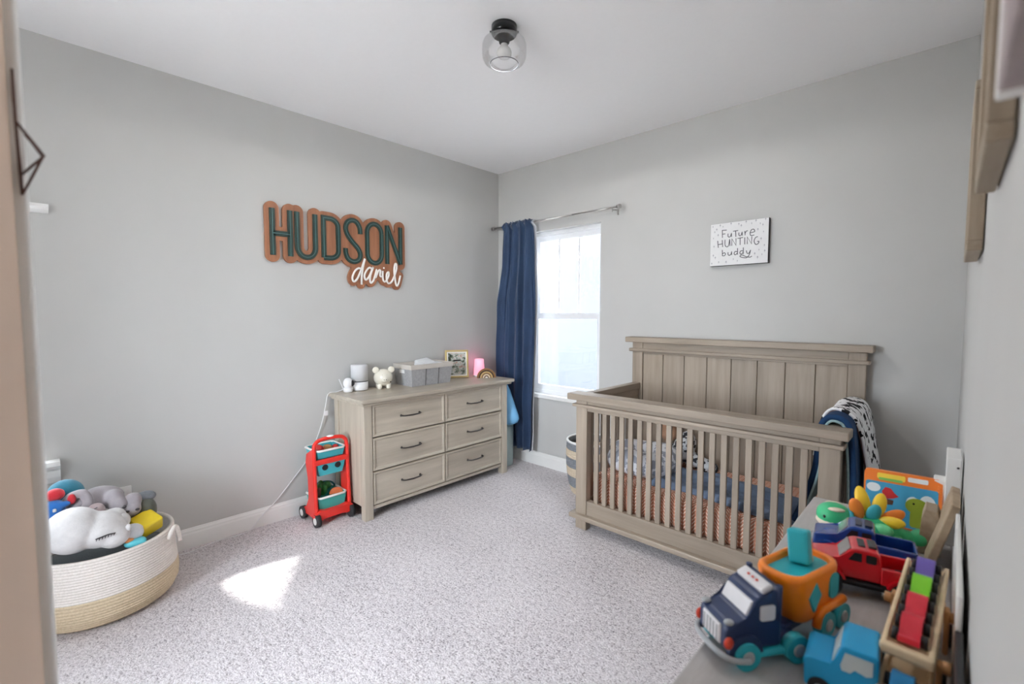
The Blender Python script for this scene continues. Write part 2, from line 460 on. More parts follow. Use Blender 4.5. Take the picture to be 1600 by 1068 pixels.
# outside: ground strip and a gabled house added to block and shape the sun
mat('siding', (34, 38, 44), 0.8, var=0.02, vscale=4)
mat('shingle', (96, 92, 90), 0.9, var=0.2, vscale=20)
mat('paving', (232, 229, 225), 0.95, var=0.12, vscale=6)
struct('ground', MB().box(-30, 30, -25, 30, -0.5, -0.13), 'paving')
hs = thing('house', 'gabled house wall added outside the bedroom window to shape its sun patch', 'house', (3.0, 3.9, -0.13))
D = 3.6
def gz(x): return 1.735 + (x - 0.474) * 0.53 + D * 0.7757
gp = [(-3.5, -0.13), (10.5, -0.13), (10.5, gz(-3.5)), (3.5, gz(3.5)), (-3.5, gz(-3.5))]
MY = Matrix(((1, 0, 0, 0), (0, 0, 1, 0), (0, 1, 0, 0), (0, 0, 0, 1)))
obj('house_wall', MB().prism(gp, D + 0.02, D + 7, M=MY), 'siding', hs, world=True)
rf = MB()
for sx in (-1, 1):
    a = (3.5, gz(3.5)); b = (3.5 + sx * 7.3, gz(-3.8))
    rf.add([(a[0], D, a[1]), (b[0], D, b[1]), (b[0], D + 7.2, b[1]), (a[0], D + 7.2, a[1]), (a[0], D, a[1] + 0.02), (b[0], D, b[1] + 0.02), (b[0], D + 7.2, b[1] + 0.02), (a[0], D + 7.2, a[1] + 0.02)],
           [(0, 1, 2, 3), (4, 5, 6, 7), (0, 1, 5, 4), (1, 2, 6, 5), (2, 3, 7, 6), (3, 0, 4, 7)])
obj('roof', rf, 'shingle', hs, world=True)
# ------------------------------------------------------------------ dresser
for ax in 'xyz':
    wood('dresser_wood_' + ax, (206, 196, 180), (166, 156, 141), ax, rough=0.42, coat=0.15)
    wood('crib_wood_' + ax, (172, 158, 142), (134, 121, 107), ax, rough=0.5)
mat('pewter', (92, 88, 86), 0.32, 0.9, var=0.05)
mat('shadow_gap', (60, 54, 48), 0.9)
dr = thing('dresser', 'weathered taupe wooden dresser with six drawers against the left wall', 'dresser', (0.25, -1.03, 0))
XF = 0.455; YL, YR = -1.715, -0.350
def dp(n, mb, m, parent=None): return obj(n, mb, m, parent or dr, world=True)
for yy in (YL, YR - 0.062):
    for xa, xb in ((XF - 0.055, XF), (0.035, 0.09)):
        dp('leg', MB().box(xa, xb, yy, yy + 0.062, 0, 0.79, 0.004, 2), 'dresser_wood_z')
dp('side_panel', MB().box(0.09, XF - 0.055, YL + 0.012, YL + 0.03, 0.085, 0.79), 'dresser_wood_z')
dp('side_panel', MB().box(0.09, XF - 0.055, YR - 0.03, YR - 0.012, 0.085, 0.79), 'dresser_wood_z')
dp('back_panel', MB().box(0.04, 0.05, YL + 0.06, YR - 0.06, 0.085, 0.79), 'dresser_wood_z')
dp('bottom_rail', MB().box(XF - 0.03, XF - 0.008, YL + 0.062, YR - 0.062, 0.066, 0.09, 0.003), 'dresser_wood_y')
dp('carcass', MB().box(0.06, XF - 0.030, YL + 0.05, YR - 0.05, 0.085, 0.785), 'shadow_gap')
top = MB().box(0.012, 0.497, -1.752, -0.298, 0.803, 0.830, 0.007, 2)
tp = dp('top', top, 'dresser_wood_y')
dp('top_moulding', MB().box(0.025, 0.480, -1.735, -0.318, 0.785, 0.803, 0.006, 2), 'dresser_wood_y')
YA, YB, YM = YL + 0.066, YR - 0.066, (YL + YR) / 2
ZB = [0.092, 0.325, 0.558, 0.786]
def drawer_front(ya, yb, za, zb):
    x = XF - 0.006; e = 0.016
    mb = MB().box(x - 0.03, x - 0.004, ya, yb, za, zb)
    # raised lip around a flat field
    vs = []
    for (d, xx) in ((0, x - 0.004), (0.003, x + 0.004), (0.012, x + 0.004), (e + 0.006, x - 0.004)):
        vs += [(xx, ya + d, za + d), (xx, yb - d, za + d), (xx, yb - d, zb - d), (xx, ya + d, zb - d)]
    fs = []
    for r in range(3):
        for k in range(4): fs.append((r * 4 + k, r * 4 + (k + 1) % 4, r * 4 + 4 + (k + 1) % 4, r * 4 + 4 + k))
    mb.add(vs, fs); return mb
for c, (ya, yb) in enumerate(((YA, YM - 0.004), (YM + 0.004, YB))):
    for r in range(3):
        za, zb = ZB[r] + 0.004, ZB[r + 1] - 0.004
        d = dp('drawer', drawer_front(ya, yb, za, zb), 'dresser_wood_y')
        yc, zc = (ya + yb) / 2, (za + zb) / 2 + 0.004; h = 0.078; x = XF - 0.010
        pth = [(x, yc - h, zc), (x + 0.018, yc - h, zc), (x + 0.028, yc - h * 0.80, zc - 0.001), (x + 0.031, yc, zc - 0.003), (x + 0.028, yc + h * 0.80, zc - 0.001), (x + 0.018, yc + h, zc), (x, yc + h, zc)]
        hb = MB().tube(pth, [0.006, 0.0055, 0.005, 0.006, 0.005, 0.0055, 0.006], 8)
        for s_ in (-1, 1): hb.cyl((x + 0.0, yc + s_ * h, zc), (x + 0.006, yc + s_ * h, zc), 0.009, 0.007, 12)
        obj('handle', hb, 'pewter', d, world=True)

# ------------------------------------------------------------------ crib
cr = thing('crib', 'taupe wooden crib with slatted rails and tall plank headboard', 'crib', (2.2175, -0.42, 0))
def cp(n, mb, m, parent=None): return obj(n, mb, m, parent or cr, world=True)
CX0, CX1 = 1.512, 2.924
FY0, FY1 = -0.803, -0.752
for xa in (CX0, CX1 - 0.082):
    cp('leg', MB().box(xa, xa + 0.082, FY0, FY1, 0, 0.845, 0.004, 2), 'crib_wood_z')
    cp('headboard_post', MB().box(xa, xa + 0.082, -0.085, -0.030, 0, 1.183, 0.004, 2), 'crib_wood_z')
cp('front_rail', MB().box(CX0 - 0.048, CX1 + 0.030, -0.838, -0.722, 0.845, 0.886, 0.005, 2), 'crib_wood_x')
cp('front_apron', MB().box(CX0 + 0.082, CX1 - 0.082, -0.798, -0.757, 0.775, 0.845, 0.002), 'crib_wood_x')
cp('front_moulding', MB().box(CX0 - 0.020, CX1 + 0.014, -0.822, -0.745, 0.800, 0.820, 0.005, 2), 'crib_wood_x')
cp('lower_panel', MB().box(CX0 + 0.082, CX1 - 0.082, -0.798, -0.757, 0.075, 0.193, 0.003), 'crib_wood_x')
cp('lower_moulding', MB().box(CX0 - 0.035, CX1 + 0.030, -0.832, -0.752, 0.070, 0.102, 0.008, 2), 'crib_wood_x')
slat = None
n = 20; gap = (CX1 - CX0 - 0.164) / (n + 1)
for i in range(n):
    xc = CX0 + 0.082 + gap * (i + 1)
    if slat is None:
        slat = cp('slat', MB().box(CX0 + 0.082 + gap - 0.0155, CX0 + 0.082 + gap + 0.0155, -0.786, -0.768, 0.190, 0.778, 0.004, 2), 'crib_wood_z')
    else:
        s_ = dup(slat); s_.location = (gap * i, 0, 0)
cp('headboard_cap', MB().box(CX0 - 0.046, CX1 + 0.030, -0.118, -0.012, 1.183, 1.222, 0.005, 2), 'crib_wood_x')
cp('headboard_frieze', MB().box(CX0 + 0.082, CX1 - 0.082, -0.080, -0.035, 1.10, 1.183, 0.002), 'crib_wood_x')
cp('headboard_moulding', MB().box(CX0 - 0.022, CX1 + 0.014, -0.102, -0.022, 1.115, 1.138, 0.005, 2), 'crib_wood_x')
npk = 8; pwk = (CX1 - CX0 - 0.164) / npk; pk = None
for i in range(npk):
    if pk is None: pk = cp('plank', MB().box(CX0 + 0.082 + 0.0015, CX0 + 0.082 + pwk - 0.0015, -0.074, -0.052, 0.16, 1.102, 0.003), 'crib_wood_z')
    else:
        s_ = dup(pk); s_.location = (pwk * i, 0, 0)
cp('headboard_back', MB().box(CX0 + 0.07, CX1 - 0.07, -0.052, -0.040, 0.16, 1.12), 'crib_wood_z')
for side, xa in (('l', CX0 + 0.02), ('r', CX1 - 0.062)):
    cp('side_rail', MB().box(xa - 0.006, xa + 0.050, FY1, -0.085, 0.838, 0.884, 0.004, 2), 'crib_wood_y')
    cp('side_apron', MB().box(xa + 0.008, xa + 0.036, FY1, -0.085, 0.755, 0.838, 0.003), 'crib_wood_y')
    cp('side_lower_rail', MB().box(xa + 0.002, xa + 0.040, FY1, -0.085, 0.10, 0.19, 0.003), 'crib_wood_y')
    ns = 9; g2 = (-0.085 - FY1) / (ns + 1); sl = None
    for i in range(ns):
        if sl is None:
            yc = FY1 + g2
            sl = cp('side_slat', MB().box(xa + 0.012, xa + 0.031, yc - 0.0155, yc + 0.0155, 0.188, 0.758, 0.004, 2), 'crib_wood_z')
        else:
            s_ = dup(sl); s_.location = (0, g2 * i, 0)
mat('spring_black', (30, 30, 32), 0.6)
cp('mattress_support', MB().box(CX0 + 0.075, CX1 - 0.075, -0.735, -0.095, 0.150, 0.168, 0.004), 'spring_black')

# mattress in a rust sheet with cream herringbone dashes
def sheet():
    m, nt, bs, tc = nodes('rust_sheet')
    sp = nt.nodes.new('ShaderNodeSeparateXYZ'); nt.links.new(tc.outputs['Object'], sp.inputs[0])
    u = sp.outputs[0]; v = mth(nt, 'ADD', sp.outputs[1], sp.outputs[2])
    P = 0.050
    cell = mth(nt, 'DIVIDE', u, P); fr = mth(nt, 'FRACT', cell); ab = mth(nt, 'ABSOLUTE', mth(nt, 'SUBTRACT', fr, 0.5))
    t = mth(nt, 'ADD', v, mth(nt, 'MULTIPLY', ab, P * 1.3))
    st = mth(nt, 'FRACT', mth(nt, 'DIVIDE', t, 0.021))
    l1 = mth(nt, 'LESS_THAN', st, 0.36)
    e1 = mth(nt, 'GREATER_THAN', ab, 0.05); e2 = mth(nt, 'LESS_THAN', ab, 0.44)
    nz = noise(nt, tc.outputs['Object'], 90, 1)
    k = mth(nt, 'GREATER_THAN', nz, 0.34)
    f = mth(nt, 'MULTIPLY', mth(nt, 'MULTIPLY', l1, k), mth(nt, 'MULTIPLY', e1, e2))
    nt.links.new(mixc(nt, f, lin((196, 134, 108)), lin((248, 226, 210))), bs.inputs['Base Color'])
    bs.inputs['Roughness'].default_value = 0.9
    bump(nt, bs, noise(nt, tc.outputs['Object'], 25), 0.3, 0.006)
    MATS['rust_sheet'] = m
sheet()
def soft_box(x0, x1, y0, y1, z0, z1, r, wob=0.0, seed=1):
    bm = bmesh.new(); bmesh.ops.create_cube(bm, size=1.0)
    for v in bm.verts: v.co = Vector(((x0 + x1) / 2 + v.co.x * (x1 - x0), (y0 + y1) / 2 + v.co.y * (y1 - y0), (z0 + z1) / 2 + v.co.z * (z1 - z0)))
    bmesh.ops.bevel(bm, geom=bm.edges[:], offset=r, segments=4, affect='EDGES', profile=0.5)
    return MB().bm_add(bm, True)
ms = obj('mattress', soft_box(CX0 + 0.085, CX1 - 0.085, -0.742, -0.09, 0.169, 0.365, 0.035), 'rust_sheet')
tag(ms, 'crib mattress in a rust sheet with cream herringbone dashes', 'mattress')
from mathutils import noise as pn
def n3(x, y, z=0.0): return pn.noise(Vector((x, y, z)))
# maps (u, v, w) -> (w, u, v): a board drawn in (y, z) lying on the left wall
ML = Matrix(((0, 0, 1, 0), (1, 0, 0, 0), (0, 1, 0, 0), (0, 0, 0, 1)))
# maps (u, v, w) -> (u, -w, v): a board drawn in (x, z) lying on the back wall
MBK = Matrix(((1, 0, 0, 0), (0, 0, -1, 0), (0, 1, 0, 0), (0, 0, 0, 1)))
# ------------------------------------------------------------------ carved name sign
wood('sign_wood', (180, 122, 87), (124, 78, 54), 'z', scale=8, rough=0.55)
wood('sign_edge', (110, 72, 52), (84, 54, 40), 'z', scale=8, rough=0.6)
mat('sign_green', (30, 54, 48), 0.5, var=0.08)
mat('sign_teal', (66, 104, 104), 0.4, var=0.08)
mat('script_white', (244, 242, 238), 0.45, var=0.02)
T0, B0 = 2.078, 1.777
LET = {
 'H': [[(-2.096, T0), (-2.096, B0)], [(-1.984, T0), (-1.984, B0)], [(-2.096, 1.919), (-1.984, 1.919)]],
 'U': [[(-1.938, T0), (-1.938, 1.845)] + arc(-1.877, 1.845, 0.061, 0.066, 180, 360, 12) + [(-1.816, T0)]],
 'D': [[(-1.757, B0 + 0.012), (-1.757, T0 - 0.012)] + arc(-1.712, 2.012, 0.062, 0.054, 90, 0, 8) + arc(-1.712, 1.843, 0.062, 0.054, 0, -90, 8) + [(-1.757, B0 + 0.012)]],
 'S': [spline([(-1.478, 1.985), (-1.482, 2.030), (-1.505, 2.068), (-1.540, 2.078), (-1.575, 2.062), (-1.592, 2.022), (-1.582, 1.975), (-1.545, 1.925), (-1.500, 1.880), (-1.480, 1.835), (-1.492, 1.795), (-1.532, 1.778), (-1.575, 1.795), (-1.594, 1.835), (-1.596, 1.871)], 4)],
 'O': [arc(-1.361, 2.005, 0.061, 0.070, 0, 180, 14) + arc(-1.361, 1.850, 0.061, 0.070, 180, 360, 14) + [(-1.300, 2.005)]],
 'N': [[(-1.253, B0 + 0.005), (-1.253, T0)], [(-1.253, T0), (-1.133, B0 + 0.01)], [(-1.133, B0 + 0.01), (-1.133, T0)]],
}
SCR = [
 spline([(-1.476, 1.728), (-1.500, 1.732), (-1.530, 1.706), (-1.549, 1.660), (-1.538, 1.632), (-1.512, 1.652), (-1.480, 1.715), (-1.446, 1.806), (-1.462, 1.745), (-1.473, 1.680), (-1.476, 1.612)], 5),
 spline([(-1.388, 1.735), (-1.412, 1.742), (-1.440, 1.710), (-1.452, 1.675), (-1.440, 1.650), (-1.415, 1.675), (-1.378, 1.748), (-1.400, 1.690), (-1.406, 1.648), (-1.396, 1.628), (-1.373, 1.657), (-1.348, 1.732), (-1.360, 1.668), (-1.334, 1.722), (-1.317, 1.728), (-1.320, 1.690), (-1.309, 1.680)], 5),
 spline([(-1.296, 1.726), (-1.297, 1.680), (-1.290, 1.650), (-1.272, 1.646), (-1.245, 1.690), (-1.246, 1.720), (-1.262, 1.700), (-1.262, 1.655), (-1.246, 1.632), (-1.215, 1.650), (-1.178, 1.730), (-1.172, 1.780), (-1.184, 1.788), (-1.194, 1.740), (-1.186, 1.660), (-1.174, 1.618), (-1.158, 1.630), (-1.138, 1.698)], 5),
]
sg = thing('name_sign', 'carved brown wooden name sign with dark green capitals and white script', 'wall sign', (0.0, -1.615, 1.84))
allp = [(p, 0.0445) for k in LET for p in LET[k]] + [(p, 0.031) for p in SCR]
boxes = [(min(q[0] for q in p) - 0.08, max(q[0] for q in p) + 0.08, min(q[1] for q in p) - 0.08, max(q[1] for q in p) + 0.08) for p, _ in allp]
def back_sdf(x, y):
    d = 0.05
    for (p, r), (a, b, c, e) in zip(allp, boxes):
        if a < x < b and c < y < e: d = min(d, segdist(x, y, p) - r)
    # fillers where neighbouring letters share one board
    for (a, b, c, e) in ((-1.80, -1.25, 1.80, 2.055), (-1.545, -1.14, 1.70, 1.80), (-1.98, -1.93, 1.80, 2.05), (-1.83, -1.74, 1.80, 2.05), (-1.30, -1.14, 1.75, 2.00)):
        d = min(d, max(a - x, x - b, c - y, y - e))
    return d
obj('backing_board', sdf_plate(MB(), back_sdf, -2.17, -1.07, 1.55, 2.15, 0.0085, 0.004, 0.022, ML), 'sign_wood', sg, world=True)
for k in 'HUDSON':
    mb = MB(); mt_ = MB()
    for p in LET[k]:
        mb.ribbon(p, 0.034, 0.020, 0.030, ML); mt_.ribbon(p, 0.005, 0.028, 0.0325, ML)
    o = obj('letter', mb, 'sign_green', sg, world=True, fix=False); obj('inlay_line', mt_, 'sign_teal', o, world=True, fix=False)
for p in SCR: obj('script_letters', MB().tube([(0.028, a, b) for a, b in p], 0.0075, 8), 'script_white', sg, world=True)
obj('script_dot', MB().ell((0.028, -1.286, 1.749), (0.006, 0.007, 0.007), 10, 8), 'script_white', sg, world=True)

# ------------------------------------------------------------------ hunting buddy plaque
mat('plaque_face', (226, 226, 226), 0.6, var=0.03)
mat('plaque_edge', (28, 26, 26), 0.6)
mat('ink', (92, 92, 96), 0.7)
mat('ink_light', (168, 168, 174), 0.7)
pl = thing('wall_plaque', 'small white lettered plaque with black edges above the crib', 'wall sign', (2.226, 0, 1.85))
obj('board', MB().box(2.050, 2.404, -0.034, -0.001, 1.712, 1.990), 'plaque_edge', pl, world=True)
obj('face_panel', MB().box(2.051, 2.403, -0.0355, -0.033, 1.713, 1.989), 'plaque_face', pl, world=True)
TXT = [
 [[(2.128, 1.894), (2.126, 1.943), (2.154, 1.942)], [(2.127, 1.918), (2.146, 1.919)]],
 [spline([(2.163, 1.918), (2.163, 1.902), (2.170, 1.894), (2.179, 1.900), (2.184, 1.917), (2.185, 1.894)], 4)],
 [[(2.209, 1.931), (2.212, 1.892)], [(2.194, 1.929), (2.225, 1.931)]],
 [spline([(2.230, 1.917), (2.230, 1.903), (2.236, 1.895), (2.244, 1.900), (2.249, 1.917), (2.251, 1.895)], 4)],
 [spline([(2.265, 1.922), (2.268, 1.895)], 2), spline([(2.267, 1.906), (2.274, 1.920), (2.283, 1.922)], 4)],
 [spline([(2.297, 1.907), (2.323, 1.912), (2.318, 1.927), (2.305, 1.925), (2.297, 1.907), (2.302, 1.890), (2.322, 1.891)], 4)],
 [[(2.098, 1.878), (2.103, 1.832)], [(2.127, 1.880), (2.131, 1.834)], [(2.101, 1.852), (2.129, 1.855)]],
 [spline([(2.145, 1.880), (2.146, 1.846), (2.156, 1.833), (2.168, 1.840), (2.174, 1.880), (2.177, 1.836)], 4)],
 [[(2.188, 1.836), (2.188, 1.881), (2.214, 1.837), (2.213, 1.882)]],
 [[(2.238, 1.881), (2.239, 1.837)], [(2.222, 1.880), (2.256, 1.883)]],
 [[(2.266, 1.882), (2.267, 1.838)]],
 [[(2.282, 1.838), (2.281, 1.883), (2.307, 1.838), (2.308, 1.884)]],
 [spline([(2.343, 1.878), (2.330, 1.874), (2.322, 1.852), (2.332, 1.831), (2.346, 1.835), (2.350, 1.848), (2.340, 1.848)], 4)],
 [[(2.129, 1.815), (2.131, 1.775)], spline([(2.131, 1.788), (2.142, 1.796), (2.150, 1.786), (2.143, 1.776), (2.131, 1.777)], 4)],
 [spline([(2.166, 1.797), (2.167, 1.781), (2.176, 1.776), (2.185, 1.784), (2.188, 1.798), (2.189, 1.777)], 4)],
 [spline([(2.222, 1.795), (2.211, 1.798), (2.204, 1.786), (2.211, 1.776), (2.224, 1.786)], 4), [(2.224, 1.818), (2.225, 1.776)]],
 [spline([(2.257, 1.796), (2.246, 1.799), (2.239, 1.787), (2.246, 1.777), (2.259, 1.787)], 4), [(2.259, 1.819), (2.260, 1.777)]],
 [spline([(2.278, 1.798), (2.282, 1.782), (2.292, 1.778), (2.302, 1.797)], 4), spline([(2.303, 1.799), (2.296, 1.770), (2.280, 1.752), (2.255, 1.756), (2.240, 1.764), (2.252, 1.772), (2.275, 1.760), (2.300, 1.754), (2.312, 1.760)], 4)],
]
for L in TXT:
    mb = MB()
    for p in L: mb.ribbon(p, 0.0048, 0.0350, 0.0362, MBK)
    obj('letter', mb, 'ink', pl, world=True, fix=False)
mb = MB(); rr = random.Random(3)
for (a, b) in ((2.065, 1.972), (2.090, 1.950), (2.112, 1.974), (2.130, 1.965), (2.078, 1.935), (2.180, 1.978), (2.228, 1.970), (2.243, 1.958), (2.272, 1.978), (2.305, 1.965), (2.330, 1.978), (2.355, 1.958), (2.370, 1.948), (2.385, 1.980), (2.342, 1.922), (2.375, 1.905), (2.070, 1.895), (2.100, 1.912), (2.075, 1.840), (2.072, 1.780), (2.085, 1.765), (2.063, 1.728), (2.108, 1.735), (2.155, 1.732), (2.200, 1.748), (2.225, 1.736), (2.328, 1.772), (2.352, 1.795), (2.385, 1.785), (2.382, 1.820), (2.345, 1.748), (2.370, 1.765), (2.362, 1.862)):
    k = rr.choice((0.006, 0.0075, 0.009))
    mb.prism([(a - k * .6, b), (a + k * .6, b), (a, b + k * 1.3)], 0.0350, 0.0361, MBK)
    mb.box(a - 0.0008, a + 0.0008, -0.0361, -0.0352, b - k * 0.9, b)
obj('tree_marks', mb, 'ink_light', pl, world=True, kind='stuff', fix=False)

# ------------------------------------------------------------------ curtain rod and curtain
mat('brushed_nickel', (176, 174, 172), 0.28, 0.9, var=0.03)
rd = thing('curtain_rod', 'slim brushed nickel curtain rod with capped ends above the window', 'curtain rod', (0.69, -0.09, 2.205))
obj('rod', MB().cyl((0.035, -0.09, 2.205), (0.95, -0.09, 2.205), 0.0085, n=16), 'brushed_nickel', rd, world=True)
obj('inner_rod', MB().cyl((0.93, -0.09, 2.205), (1.372, -0.09, 2.205), 0.0070, n=16), 'brushed_nickel', rd, world=True)
for a, b in ((0.008, 0.040), (1.366, 1.396)):
    obj('finial', MB().cyl((a, -0.09, 2.205), (b, -0.09, 2.205), 0.0165, n=18).cyl((a + 0.008, -0.09, 2.205), (b - 0.008, -0.09, 2.205), 0.0185, n=18), 'brushed_nickel', rd, world=True)
for a in (0.075, 1.325):
    obj('bracket', MB().box(a - 0.008, a + 0.008, -0.004, 0.0, 2.165, 2.230, 0.001).tube([(a, -0.002, 2.200), (a, -0.05, 2.196), (a, -0.085, 2.190), (a, -0.100, 2.200)], 0.005, 8).cyl((a, -0.09, 2.196), (a, -0.09, 2.174), 0.004, n=8), 'brushed_nickel', rd, world=True)
def navy():
    m, nt, bs, tc = nodes('navy_cloth')
    a = noise(nt, tc.outputs['Object'], 5); b = noise(nt, tc.outputs['Object'], 400, 2)
    f = mth(nt, 'ADD', mth(nt, 'MULTIPLY', a, 0.5), mth(nt, 'MULTIPLY', b, 0.5))
    nt.links.new(ramp(nt, f, [(0.3, lin((26, 46, 76))), (0.7, lin((42, 70, 106)))]), bs.inputs['Base Color'])
    bs.inputs['Roughness'].default_value = 0.75; bs.inputs['Sheen Weight'].default_value = 0.2
    bump(nt, bs, b, 0.15, 0.001)
    MATS['navy_cloth'] = m
navy()
mat('lining_white', (226, 228, 232), 0.85, var=0.02)
cu = thing('curtain', 'long navy blue curtain panel pulled to the left of the window', 'curtain', (0.30, -0.09, 0.14))
def cz(v): return 0.145 + v * (2.236 - 0.145)
def edge_l(z):
    pts = [(0.14, 0.13), (0.6, 0.045), (0.956, 0.028), (1.517, 0.062), (1.818, 0.12), (2.10, 0.155), (2.24, 0.165)]
    for (a, p), (b, q) in zip(pts[:-1], pts[1:]):
        if z <= b: return p + (q - p) * max(0, (z - a) / (b - a))
    return pts[-1][1]
def edge_r(z): return 0.520 + 0.022 * math.sin(math.pi * min(1, max(0, (z - 0.14) / 2.0))) - 0.012 * max(0, (z - 2.1) / 0.14)
def cur(off, xr):
    def f(u, v):
        z = cz(v); a, b = edge_l(z), edge_r(z)
        amp = 0.028 - 0.012 * max(0, (z - 1.7) / 0.5)
        ph = 2 * math.pi * 4.5 * u + 0.8 * math.sin(3 * v + 2 * u) + 0.4
        w = math.sin(ph) + 0.35 * math.sin(2.3 * ph + 1.5 * v)
        hd = math.exp(-((z - 2.205) / 0.02) ** 2)
        y = -0.088 + amp * w * (1 - 0.75 * hd) + off + 0.012 * n3(u * 6, v * 7)
        if z > 2.19: y = min(y, -0.1025 + off) if hd > 0.5 else y
        return (a + (b - a) * u + xr * max(0, (u - 0.94) / 0.06) + 0.006 * math.sin(ph * 1.7 + 4 * v), y - 0.012 * hd, z + (0.006 * math.sin(ph * 2) if v > 0.99 else 0))
    return f
o = obj('cloth', MB().grid(cur(-0.004, 0), 110, 60), 'navy_cloth', cu, world=True); s_ = o.modifiers.new('thickness', 'SOLIDIFY'); s_.thickness = 0.003
o = obj('lining', MB().grid(cur(0.009, 0.018), 110, 60), 'lining_white', cu, world=True); s_ = o.modifiers.new('thickness', 'SOLIDIFY'); s_.thickness = 0.002

# ------------------------------------------------------------------ ceiling lamp
mat('black_metal', (26, 27, 30), 0.22, 0.6, var=0.02)
mat('bulb_white', (226, 226, 224), 0.25, var=0.01)
glass('lamp_glass', (0.99, 0.99, 0.99, 1), refl=0.02, fk=0.35)
lx, ly = 1.668, -1.624
cl = thing('ceiling_lamp', 'flush black ceiling lamp with clear glass jar shade and bulb', 'ceiling lamp', (lx, ly, H))
def at(z): return Matrix.Translation((lx, ly, z))
obj('canopy', MB().lathe([(0, 0), (0.060, 0), (0.060, -0.034), (0.056, -0.040), (0, -0.040)], 40, at(H)), 'black_metal', cl, world=True)
for s_ in (-1, 1): obj('thumb_screw', MB().cyl((lx + s_ * 0.043, ly + s_ * 0.043, H - 0.026), (lx + s_ * 0.048, ly + s_ * 0.048, H - 0.026), 0.005, n=10), 'black_metal', cl, world=True)
obj('socket', MB().lathe([(0.026, -0.038), (0.027, -0.058), (0.024, -0.075), (0.016, -0.082), (0, -0.082)], 24, at(H)), 'black_metal', cl, world=True)
obj('bulb', MB().lathe([(0.0, -0.148), (0.014, -0.146), (0.027, -0.139), (0.034, -0.128), (0.035, -0.118), (0.030, -0.104), (0.019, -0.092), (0.015, -0.076)], 28, at(H)), 'bulb_white', cl, world=True)
gp_ = [(0.054, -0.036), (0.060, -0.048), (0.085, -0.058), (0.098, -0.070), (0.104, -0.086), (0.105, -0.120), (0.103, -0.142), (0.095, -0.158), (0.080, -0.168), (0.068, -0.172)]
gi = [(r - 0.003, z) for r, z in reversed(gp_)]
obj('glass_shade', MB().lathe(gp_ + gi, 48, at(H), close=True), 'lamp_glass', cl, world=True)
lb = bpy.data.lights.new('ceiling_fill_spot', 'SPOT'); lb.energy = 17.0; lb.spot_size = R(179); lb.spot_blend = 0.12; lb.shadow_soft_size = 0.055; lb.color = (1.0, 0.97, 0.93)  # fill light added below the unlit bulb to brighten the room
lbo = bpy.data.objects.new('ceiling_fill_spot', lb); COL.objects.link(lbo); lbo.location = (lx, ly, H - 0.180)
mat('rim_grey', (52, 54, 58), 0.6, 0.0)
obj('shade_rim', MB().tube([(lx + 0.067 * math.cos(t * math.pi / 24), ly + 0.067 * math.sin(t * math.pi / 24), H - 0.1725) for t in range(48)], 0.0018, 6, closed=True), 'rim_grey', cl, world=True)

# ------------------------------------------------------------------ wire ornament on the short wall
mat('copper_wire', (92, 66, 58), 0.4, 0.5, var=0.1)
wo = thing('wire_ornament', 'bronze geometric wire ornament hanging on the short near wall', 'wall decor', (2.30, -3.24, 1.64))
A_, B_ = (2.31, -3.2405, 1.727), (2.30, -3.2380, 1.561)
C1, C2, L1 = (2.285, -3.2405, 1.660), (2.335, -3.2405, 1.652), (2.30, -3.2380, 1.588)
E1, E2 = (2.285, -3.2130, 1.624), (2.335, -3.2165, 1.610)
for p, q in ((A_, C1), (A_, C2), (C1, E1), (C2, E2), (C2, E1), (E1, L1), (E2, L1), (E2, B_), (L1, B_), (C1, L1), (C2, B_)):
    obj('wire', MB().cyl(p, q, 0.0016, n=8), 'copper_wire', wo, world=True)

# ------------------------------------------------------------------ outlet plate with a plug
ot = thing('outlet', 'white double wall outlet above the rope basket', 'outlet', (0, -2.905, 0.40))
obj('plate', MB().box(0, 0.006, -2.945, -2.865, 0.335, 0.452, 0.002), 'trim_white', ot, world=True)
mat('socket_dark', (50, 50, 52), 0.6)
for zc in (0.372, 0.418):
    s_ = obj('socket', MB().box(0.005, 0.008, -2.922, -2.888, zc - 0.015, zc + 0.015, 0.001), 'trim_white', ot, world=True)
    obj('slots', MB().box(0.0075, 0.0085, -2.914, -2.911, zc - 0.004, zc + 0.007).box(0.0075, 0.0085, -2.900, -2.897, zc - 0.004, zc + 0.007), 'socket_dark', s_, world=True)

# ------------------------------------------------------------------ frames and canvas on the right wall
for ax in 'yz': wood('frame_wood_' + ax, (176, 164, 146), (134, 118, 100), ax, scale=14, rough=0.6)
mat('frame_linen', (216, 212, 204), 0.9, var=0.03)
def wall_frame(label, y0, y1, z0, z1, xf, w, group):
    t = thing('wall_frame', label, 'picture frame', (WR, (y0 + y1) / 2, z0), group=group)
    obj('bottom_side', MB().box(xf, WR - 0.002, y0, y1, z0, z0 + w, 0.002), 'frame_wood_y', t, world=True)
    obj('top_side', MB().box(xf, WR - 0.002, y0, y1, z1 - w, z1, 0.002), 'frame_wood_y', t, world=True)
    obj('left_side', MB().box(xf, WR - 0.002, y1 - w, y1, z0 + w, z1 - w, 0.002), 'frame_wood_z', t, world=True)
    obj('right_side', MB().box(xf, WR - 0.002, y0, y0 + w, z0 + w, z1 - w, 0.002), 'frame_wood_z', t, world=True)
    obj('panel', MB().box(WR - 0.012, WR - 0.004, y0 + w, y1 - w, z0 + w, z1 - w), 'frame_linen', t, world=True)
wall_frame('farthest of the two weathered wooden frames on the right wall', -1.86, -1.55, 1.528, 1.880, 3.2690, 0.02, 'frames on the right wall')
wall_frame('nearer weathered wooden frame on the right wall, beside the mauve canvas', -2.52, -2.215, 1.580, 1.93, 3.2710, 0.02, 'frames on the right wall')
